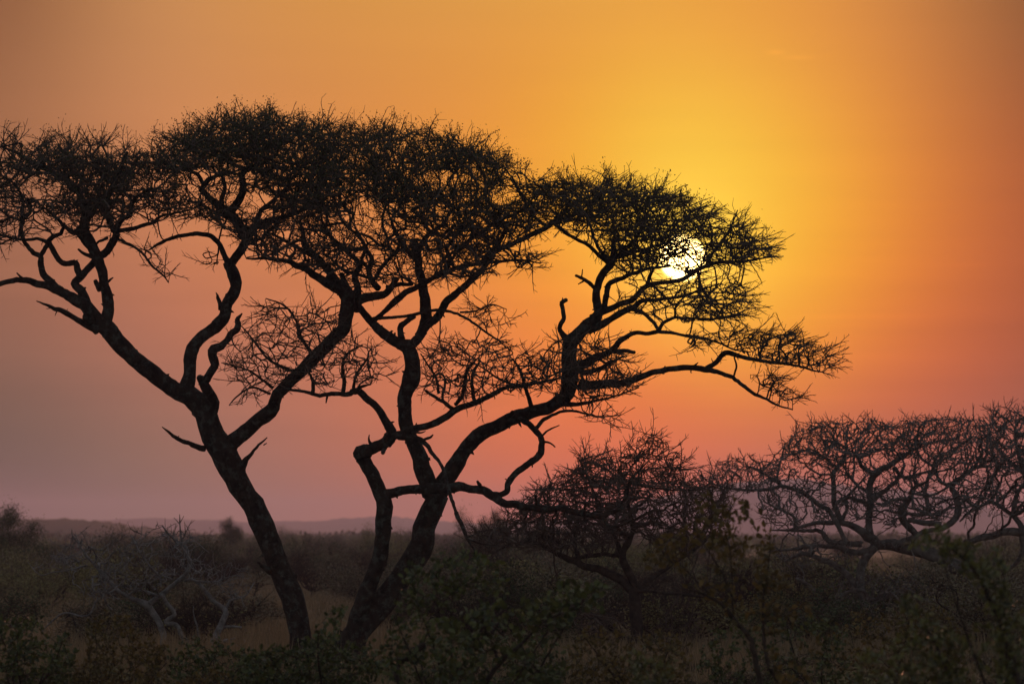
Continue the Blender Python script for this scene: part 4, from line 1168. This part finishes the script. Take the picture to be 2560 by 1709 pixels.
bush('leafy_bush', 'open branching bush with dark round leaves, low in the foreground under the blurred tree', 'bush', 45, 1210,
     [('B2', [(1250, 1180), (1500, 1080), (1650, 1040), (1780, 1060), (1900, 1050), (2000, 960), (2110, 900), (2250, 900), (2349, 900), (2420, 960), (2400, 1080), (2200, 1120), (2150, 1220), (2000, 1230), (1900, 1180), (1700, 1230), (1500, 1300), (1300, 1350)], 260),
      ('B2', [(1250, 1330), (1500, 1300), (1600, 1400), (1560, 1600), (1250, 1600)], 120), ('B2', [(1720, 1330), (1960, 1320), (2000, 1440), (2150, 1450), (2130, 1600), (1800, 1600)], 110)], .066, M_bush, 53, per=2, stems=2, pleaf=.7, aspect=.75,
     traces=[('B2', [(1500, 1750, 34), (1600, 1560, 32), (1695, 1430, 30), (1840, 1300, 22), (1960, 1180, 13), (2100, 1100, 8)]),
             ('B2', [(1695, 1430, 22), (1650, 1320, 18), (1580, 1160, 13), (1540, 1050, 8)]),
             ('B2', [(2100, 1700, 20), (1980, 1530, 14), (1900, 1420, 10), (1840, 1320, 7)])])
bush('leafy_bush', 'green leafy bush in the bottom left corner', 'bush', 52, 50,
     [('B1', [(-60, 1120), (10, 1110), (40, 1200), (110, 1240), (150, 1120), (250, 1110), (280, 1150), (260, 1260), (340, 1290), (420, 1200), (460, 1290), (520, 1400), (480, 1600), (-60, 1600)], 420)], .054, M_bush, 54, per=3)
bush('leafy_bush', 'reddish-brown leafy bush below the pale leafless shrub', 'bush', 52, 300,
     [('B1', [(560, 1150), (640, 1090), (720, 1070), (800, 1090), (880, 1150), (900, 1200), (1000, 1240), (1080, 1260), (1110, 1350), (1080, 1440), (1130, 1600), (420, 1600), (470, 1420), (600, 1340), (550, 1240)], 480)], .048, M_dry, 55, per=3)
bush('leafy_bush', 'small pointed-leaved bush at the bottom edge between the blurred trunk and the sapling', 'bush', 42, 1620,
     [('B3', [(880, 1360), (960, 1340), (1080, 1350), (1160, 1370), (1210, 1430), (1320, 1440), (1300, 1520), (1240, 1620), (1000, 1620), (960, 1480)], 130)], .055, M_waxy, 56, per=3, aspect=.42, upright=.6)
bush('leafy_bush', 'low yellow-green bush at the bottom edge left of the acacia trunks', 'bush', 50, 480,
     [('B1', [(1150, 1540), (1250, 1490), (1330, 1440), (1420, 1480), (1560, 1500), (1560, 1640), (1120, 1640)], 110)], .045, M_dry, 58, per=3)
bush('sapling', 'slender sapling with thin stems and sparse yellow-green leaves, left of the right-hand grey tree', 'sapling', 44, 1900,
     [('B3', [(1380, 400), (1430, 310), (1560, 360), (1700, 320), (1790, 370), (1790, 500), (1700, 560), (1560, 520), (1440, 520)], 170),
      ('B3', [(1030, 750), (1060, 680), (1130, 580), (1250, 560), (1340, 600), (1330, 760), (1200, 820), (1080, 820)], 130),
      ('B3', [(1340, 620), (1500, 560), (1640, 600), (1880, 590), (1900, 720), (1860, 800), (2040, 860), (2060, 980), (1900, 960), (1700, 820), (1500, 780), (1360, 760)], 200),
      ('B3', [(1300, 800), (1700, 850), (1980, 980), (2230, 1130), (2080, 1180), (1850, 1120), (1650, 1250), (1500, 1000), (1340, 960)], 170),
      ('B3', [(1900, 1200), (2300, 1200), (2300, 1560), (1950, 1560)], 40)], .066, M_dry, 57, per=2, stems=0, pleaf=.55, aspect=.6, spread=.35, step=.08, tipr=.002,
     traces=[('B3', [(1860, 2300, 40), (1850, 1800, 38), (1825, 1560, 36), (1798, 1400, 37), (1760, 1262, 34), (1680, 1172, 30), (1582, 1052, 26), (1480, 990, 16), (1360, 940, 9)]),
             ('B3', [(1980, 1900, 26), (1940, 1570, 25), (1880, 1430, 27), (1852, 1250, 22), (1850, 1000, 14), (1888, 750, 8), (1895, 590, 4)]),
             ('B3', [(1600, 1075, 18), (1605, 900, 14), (1530, 760, 10), (1450, 640, 7), (1380, 520, 4)]),
             ('B3', [(1650, 1140, 14), (1645, 900, 10), (1632, 700, 8), (1590, 540, 5), (1560, 420, 3)]),
             ('B3', [(1550, 1030, 14), (1420, 900, 10), (1300, 780, 8), (1180, 700, 5)])])
bush('leafy_bush', 'tall waxy-leaved bush leaning in at the bottom right corner', 'bush', 36, 2520,
     [('B4', [(1560, 640), (1640, 600), (1720, 560), (1790, 520), (1900, 580), (1990, 630), (2050, 700), (2180, 680), (2260, 720), (2240, 850), (2300, 980), (2380, 1060), (2420, 1300), (2400, 1640), (2120, 1640), (2080, 1300), (2050, 1080), (1980, 900), (1860, 770), (1740, 720)], 330),
      ('B4', [(1900, 680), (2180, 800), (2280, 1000), (2349, 1200), (2300, 1600), (2150, 1600), (2080, 1200), (2030, 950)], 260)], .062, M_waxy, 61, per=3, aspect=.45, upright=.5, stems=4, spread=.3,
     traces=[('B4', [(2400, 2300, 60), (2330, 1700, 50), (2230, 1250, 40), (2120, 1000, 30), (2020, 820, 20), (1880, 690, 12), (1740, 620, 6)])])
bush('leafy_bush', 'waxy-leaved bush with upright shoots, in front of the right-hand grey tree', 'bush', 37, 2320,
     [('B4', [(1500, 1080), (1560, 1040), (1600, 1060), (1680, 1150), (1760, 1060), (1850, 1180), (1960, 1200), (2040, 1220), (2060, 1640), (1210, 1640), (1230, 1440), (1300, 1300), (1420, 1330), (1500, 1260)], 420),
      ('B4', [(1560, 960), (1600, 960), (1640, 1060), (1740, 1120), (1720, 1240), (1640, 1180)], 24)], .058, M_waxy, 62, per=3, aspect=.45, upright=.6, spread=.3,
     traces=[('B4', [(1900, 2200, 30), (1860, 1600, 26), (1780, 1320, 20), (1690, 1180, 12), (1600, 1040, 7), (1560, 935, 4)])])
more = [
 ('low dark bush on the bottom edge between the reddish-brown bush and the left acacia trunk', 430, 54, 9, [('D', [(370, 1600), (380, 1480), (440, 1455), (520, 1470), (590, 1490), (600, 1600)], 330)], .05, M_bush),
 ('low brown-leaved bush on the bottom edge in front of the upright blurred trunk', 1480, 52, 8, [('D', [(1290, 1600), (1300, 1470), (1370, 1430), (1450, 1450), (1530, 1440), (1600, 1480), (1600, 1600)], 420)], .05, M_dry),
 ('olive bush on the bottom edge behind the two thin stems of the sapling', 1900, 53, 7, [('D', [(1590, 1600), (1600, 1450), (1680, 1410), (1770, 1430), (1860, 1400), (1950, 1440), (1980, 1600)], 460)], .05, M_bush),
 ('dark leafy bush low between the twin-stemmed acacia and the open branching bush', 1200, 54, 6, [('D', [(990, 1600), (1000, 1480), (1080, 1440), (1160, 1450), (1250, 1440), (1300, 1480), (1300, 1600)], 380)], .05, M_bush),
 ('dry reddish bush under the low limbs of the right-hand grey tree', 2060, 58, 5, [('D', [(1880, 1600), (1890, 1440), (1960, 1390), (2050, 1400), (2150, 1390), (2230, 1430), (2240, 1600)], 420)], .05, M_dry)]
for (lb, bu, Yb, sd, zn, lf, mm) in more:
    bush('leafy_bush', lb, 'bush', Yb, bu * 1.09, zn, lf, mm, 70 + sd, per=3, pleaf=.75, stems=6, step=.075)
print('t', time.time() - T0)

# ================================================================== scrub and trees beyond
def proto(kind, seed):
    """a far bush or small tree, built once at its own origin"""
    rng = np.random.default_rng(seed); rnd = random.Random(seed)
    T = Tubes(); C = []; D = []
    if kind == 'flat': H, Rr, th, nb, nl = 5.0, 2.9, 1.25, 9, 8000
    elif kind == 'tree': H, Rr, th, nb, nl = 5.0, 2.3, 2.6, 9, 15000
    elif kind == 'dome': H, Rr, th, nb, nl = 3.4, 2.7, 2.7, 7, 6500
    elif kind == 'bare': H, Rr, th, nb, nl = 3.0, 2.0, 2.3, 13, 300
    else: H, Rr, th, nb, nl = 2.2, 1.7, 1.9, 7, 3200
    lobes = []
    for i in range(rnd.randint(9, 14)):
        a = rnd.uniform(0, 6.28); r = Rr * math.sqrt(rnd.random()) * .85
        z = H - th * .5 + rnd.uniform(-.5, .4) * th * (1 - .5 * (r / Rr) ** 2) - (r / Rr) ** 2 * th * .25
        lobes.append((math.cos(a) * r, math.sin(a) * r, z, rnd.uniform(.28, .5) * Rr * (.75 if kind == 'flat' else 1)))
    fork = H * (.4 if kind == 'flat' else .33 if kind == 'tree' else .12)
    T.add([(0, 0, -.2), (.05, .03, fork * .5), (.1, 0, fork)], [.16, .13, .11], 7)
    for i, l in enumerate(lobes):
        p0 = np.array((.1, 0, fork)); p3 = np.array(l[:3])
        p1 = p0 * .65 + p3 * .35 + rng.normal(size=3) * .15 + (0, 0, -.1); p2 = p0 * .3 + p3 * .7 + rng.normal(size=3) * .2
        T.add(catmull([p0, p1, p2, p3], .25), np.linspace(.06, .015, len(catmull([p0, p1, p2, p3], .25))), 4)
        for k in range(16 if kind != 'bare' else 26):
            d = rng.normal(size=3); d /= np.linalg.norm(d); d[2] = abs(d[2]) * .8 + .1
            q = p2 + (p3 - p2) * rnd.random(); e = q + d * l[3] * rnd.uniform(.6, 1.25)
            mdl = (q + e) / 2 + rng.normal(size=3) * .08
            T.add([q, mdl, e], [.014, .010, .006], 3)
            if kind == 'bare':
                for _ in range(3):
                    T.add([mdl, mdl + rng.normal(size=3) * .25 + (0, 0, .15)], [.009, .005], 3)
    lw = np.array([l[3] ** 2 for l in lobes]); lw /= lw.sum()
    for i in rng.choice(len(lobes), nl, p=lw):
        l = lobes[i]
        d = rng.normal(size=3); d /= np.linalg.norm(d)
        r = l[3] * rng.random() ** .4 * (1 + .25 * rng.normal())
        s = .42 if kind == 'flat' else .8
        c = np.array(l[:3]) + d * r * np.array((1, 1, s))
        if c[2] < .05: continue
        C.append(c); D.append(rng.normal(size=3))
    return T, np.array(C), np.array(D)

PROTO = {}
def far_plant(kind, var, x, y, s, rz, mi, name, label, cat, group=None, sz=None):
    key = (kind, var, mi)
    if key not in PROTO:
        seed = {'tree': 500, 'flat': 100, 'dome': 200, 'bush': 300, 'bare': 400}[kind] + var
        T, C, D = proto(kind, seed)
        rng = np.random.default_rng(seed)
        r = bpy.data.objects.new(name, None); r.location = (0, 0, 0)
        a = T.obj('trunk', M_stem, r, True)
        b = leaves_obj('foliage', C, D, .085 if kind != 'flat' else .075, M_scrub[mi], r, rng, .7, simple=True)
        PROTO[key] = (a.data, b.data)
        bpy.data.objects.remove(a); bpy.data.objects.remove(b); bpy.data.objects.remove(r)
    r = thing(name, label, cat, (x, y, gz(x, y) - .03), group)
    r.scale = (s, s, sz or s); r.rotation_euler = (0, 0, rz)
    for nm, me in zip(('trunk', 'foliage'), PROTO[key]):
        o = bpy.data.objects.new(nm, me); COL.objects.link(o); o.parent = r
    return r

def place(kind, var, u, v_top, Y, mi, name, label, cat, width=None, rz=0):
    """set one so that its top reaches photo row v_top"""
    H = {'tree': 5.3, 'flat': 5.2, 'dome': 3.6, 'bush': 2.5, 'bare': 3.4}[kind]
    h = pt(u, v_top, Y)
    sz = h[2] / H
    s = sz if width is None else width
    return far_plant(kind, var, h[0], Y, s, rz, mi, name, label, cat, None, sz)
D_ = lambda x, y: (x * 2560 / 2349, y * 2560 / 2349)
SP = [('tree', 0, 20, 1160, 190, 0, 'flat-topped dark tree at the far left edge, its crown against the sky', 150),
      ('dome', 0, 285, 1203, 230, 0, 'dense domed dark bush behind the pale leafless shrub', 230),
      ('dome', 1, 40, 1222, 170, 0, 'broad dark bush under the flat-topped tree at the left edge', 230),
      ('tree', 1, 527, 1180, 300, 0, 'small far tree with a flat crown just left of the leaning trunk', 80),
      ('dome', 2, 590, 1206, 270, 2, 'brown domed bush half hidden behind the leaning trunk', 100),
      ('bush', 0, 717, 1197, 330, 0, 'little round dark tree on the skyline between the two acacia trunks', 58),
      ('bare', 0, 678, 1212, 320, 2, 'thin leafless tree beside the little round one on the skyline', 50),
      ('dome', 0, 848, 1195, 310, 1, 'bushy olive tree on the skyline left of the twin stems', 80),
      ('dome', 1, 925, 1188, 260, 2, 'brownish tree seen in the gap between the twin stems', 80),
      ('dome', 2, 1078, 1138, 210, 2, 'rounded blurred tree right of the twin-stemmed trunk, above the scrub', 90),
      ('tree', 2, 1140, 1165, 200, 2, 'blurred flat tree crown right of the rounded one', 90),
      ('dome', 0, 1215, 1175, 190, 2, 'blurred brown bush behind the low bough of the acacia', 150),
      ('bush', 1, 1290, 1200, 170, 2, 'blurred brown bush left of the upright blurred trunk', 150),
      ('dome', 2, 1560, 1215, 180, 2, 'dark blurred bush behind the top of the sapling', 130),
      ('bush', 2, 1690, 1218, 190, 2, 'blurred brown bush between the sapling and the right-hand grey tree', 150),
      ('dome', 1, 2290, 1195, 220, 2, 'blurred brown bush at the right edge beyond the grey trees', 150)]
for (k, va, x, y, Y, mi, lab, wpx) in SP:
    s = wpx * 1.09 / FPX * Y / (2 * {'tree': 2.5, 'flat': 3.0, 'dome': 2.9, 'bush': 1.9, 'bare': 2.2}[k])
    u, v = D_(x, y)
    place(k, va, u, v, Y, mi, 'far_tree' if k in ('flat', 'bare', 'tree') else 'far_bush', lab, 'tree' if k in ('flat', 'bare', 'tree') else 'bush', s, rz=x)
rs = random.Random(5)
n = 0
while n < 190:
    Y = 142 + 540 * rs.random() ** 1.5
    u = rs.uniform(-160, 2740)
    if u > 1750 and Y < 560 and rs.random() < .86: continue
    if u < 1750 and Y < 150 and rs.random() < .6: continue
    kind = rs.choices(['bush', 'dome', 'bare'], [6, 3, 2])[0]
    s = rs.uniform(.6, 1.15) * (1.0 if kind == 'bush' else .68)
    H = {'dome': 3.6, 'bush': 2.5, 'bare': 3.4}[kind] * s
    lim = 2.2 + (rs.uniform(3, 28) * 1.09 / FPX * Y if rs.random() < .45 else 0) if u < 1700 else 2.2
    if H > lim or rs.random() < .35: s *= rs.uniform(.85, 1.0) * lim / H       # most tops lie near the skyline
    p = pt(u, 1400, Y)
    mi = rs.choices([0, 1, 2], [3, 4, 4])[0]
    far_plant(kind, rs.randrange(3), p[0], Y, s * 1.15, rs.uniform(0, 6.28), mi, 'scrub_bush', ['dark green', 'olive', 'brown'][mi] + ' scrub bush in the thicket beyond the acacias', 'bush', 'scrub bushes in the thicket beyond the acacias', sz=s)
    n += 1

n = 0
while n < 96:
    Y = rs.uniform(90, 150)
    u = rs.uniform(-80, 2640) if rs.random() < .55 else rs.uniform(1040, 2640)
    if 430 < u < 720 and rs.random() < .8: continue
    if 720 < u < 960 and Y < 120: continue
    kind = rs.choices(['bush', 'bare', 'dome'], [4, 4, 2])[0]
    hgt = rs.uniform(.9, 2.0)
    s = hgt / {'dome': 3.6, 'bush': 2.5, 'bare': 3.4}[kind]
    p = pt(u, 1400, Y)
    mi = rs.choices([0, 1, 2], [3, 3, 5])[0]
    far_plant(kind, rs.randrange(3), p[0], Y, s * 1.25, rs.uniform(0, 6.28), mi, 'scrub_bush', ['dark green', 'olive', 'brown'][mi] + ' scrub bush in the thicket beyond the acacias', 'bush', 'scrub bushes in the thicket beyond the acacias', sz=s)
    n += 1
for n in range(58):
    Y = rs.uniform(54, 84)
    u = -80 + 2720 * (n + rs.random()) / 58
    vt = rs.uniform(1585, 1700)
    hgt = min(1.35, CAM_H - (vt - 1335) / FPX * Y)
    kind = rs.choice(['bush', 'bush', 'bare'])
    s = max(.12, hgt / {'bush': 2.5, 'bare': 3.4}[kind])
    p = pt(u, 1400, Y)
    mi = rs.choices([0, 1, 2], [4, 3, 3])[0]
    far_plant(kind, rs.randrange(3), p[0], Y, s * 1.3, rs.uniform(0, 6.28), mi, 'low_shrub', ['dark green', 'olive', 'brown'][mi] + ' low shrub in the dry grass around the acacias', 'shrub', 'low shrubs in the dry grass around the acacias', sz=s)

def clumps(name, n, y0, y1, h, size, m, seed, lab, cat, pw=1.0, umin=-900, umax=3500, den=None):
    rng = np.random.default_rng(seed)
    Y = y0 + (y1 - y0) * rng.random(n) ** pw
    u = rng.uniform(umin, umax, n)
    x = (u - 1280) / FPX * Y
    k = np.array([mnoise.noise(Vector((a * .035, b * .012, seed))) for a, b in zip(x, Y)])
    keep = k > (den if den is not None else -9)
    x, Y, k = x[keep], Y[keep], k[keep]
    g = np.array([gz(a, b) for a, b in zip(x, Y)])
    z = g + rng.random(len(x)) ** .7 * h * (0.55 + .9 * np.clip(k, 0, 1))
    C = np.column_stack([x, Y, z]); D = rng.normal(size=(len(x), 3))
    o = leaves_obj(name, C, D, size * np.maximum(1, Y / 500), m, None, rng, .7, simple=True) if False else leaves_obj(name, C, D, size, m, None, rng, .7, simple=True)
    o['kind'] = 'stuff'; o['label'] = lab; o['category'] = cat
clumps('far_woodland', 95000, 620, 1900, 2.6, .7, M_scrub[2], 3, 'hazy belt of distant scrub along the skyline', 'woodland', 1.3, den=-.25)
clumps('far_woodland', 47000, 560, 1700, 2.4, .6, M_scrub[1], 9, 'olive patches of distant scrub along the skyline', 'woodland', 1.3, den=-.1)

def grass():
    rng = np.random.default_rng(77)
    n = 160000
    Y = 46 + 330 * rng.random(n) ** 1.5
    u = rng.uniform(-700, 3260, n)
    x = (u - 1280) / FPX * Y
    # gather into tufts
    x = np.round(x / .35) * .35 + rng.normal(size=n) * .07; Y = np.round(Y / .5) * .5 + rng.normal(size=n) * .1
    g = np.array([gz(a, b) for a, b in zip(x, Y)])
    k = np.array([mnoise.noise(Vector((a * .12, b * .05, 2))) for a, b in zip(x, Y)])
    h = (.22 + .3 * rng.random(n)) * (1 + .8 * k)
    lean = rng.normal(size=(n, 2)) * .12
    w = .012 + Y * 4e-5
    P = np.column_stack([x, Y, g - .02])
    a = rng.random(n) * 6.28
    S = np.column_stack([np.cos(a) * w, np.sin(a) * w, np.zeros(n)])
    tip = P + np.column_stack([lean[:, 0], lean[:, 1], h])
    V = np.stack([P - S, P + S, tip], 1).reshape(-1, 3)
    F = np.arange(n * 3).reshape(n, 3)
    m = mat('dry_grass', (0.16, 0.12, 0.07), (0.32, 0.24, 0.14), .12, .8, island=.5, transl=.3)
    o = mesh_obj('grass', V, [F], m)
    o['kind'] = 'stuff'; o['label'] = 'dry straw-coloured grass between the bushes'; o['category'] = 'grass'
grass()

# ================================================================== the dusty air
def haze():
    x0, x1, y0, y1, z0, z1 = -2600, 2600, -80, 7050, -1.6, 52
    V = [(x, y, z) for z in (z0, z1) for y in (y0, y1) for x in (x0, x1)]
    F = np.array([[0, 2, 3, 1], [4, 5, 7, 6], [0, 1, 5, 4], [2, 6, 7, 3], [0, 4, 6, 2], [1, 3, 7, 5]])
    m = bpy.data.materials.new('dusty_air'); m.use_nodes = True
    t = m.node_tree; t.nodes.clear()
    o_ = t.nodes.new('ShaderNodeOutputMaterial')
    v = t.nodes.new('ShaderNodeVolumePrincipled')
    v.inputs['Color'].default_value = (0.82, 0.73, 0.98, 1)
    v.inputs['Density'].default_value = 2.2e-4
    v.inputs['Anisotropy'].default_value = 0.5
    t.links.new(v.outputs[0], o_.inputs['Volume'])
    o = mesh_obj('haze', V, [F], m)
    o['kind'] = 'stuff'; o['label'] = 'thin dusty haze filling the air over the savanna'; o['category'] = 'haze'
haze()
print('t', time.time() - T0)
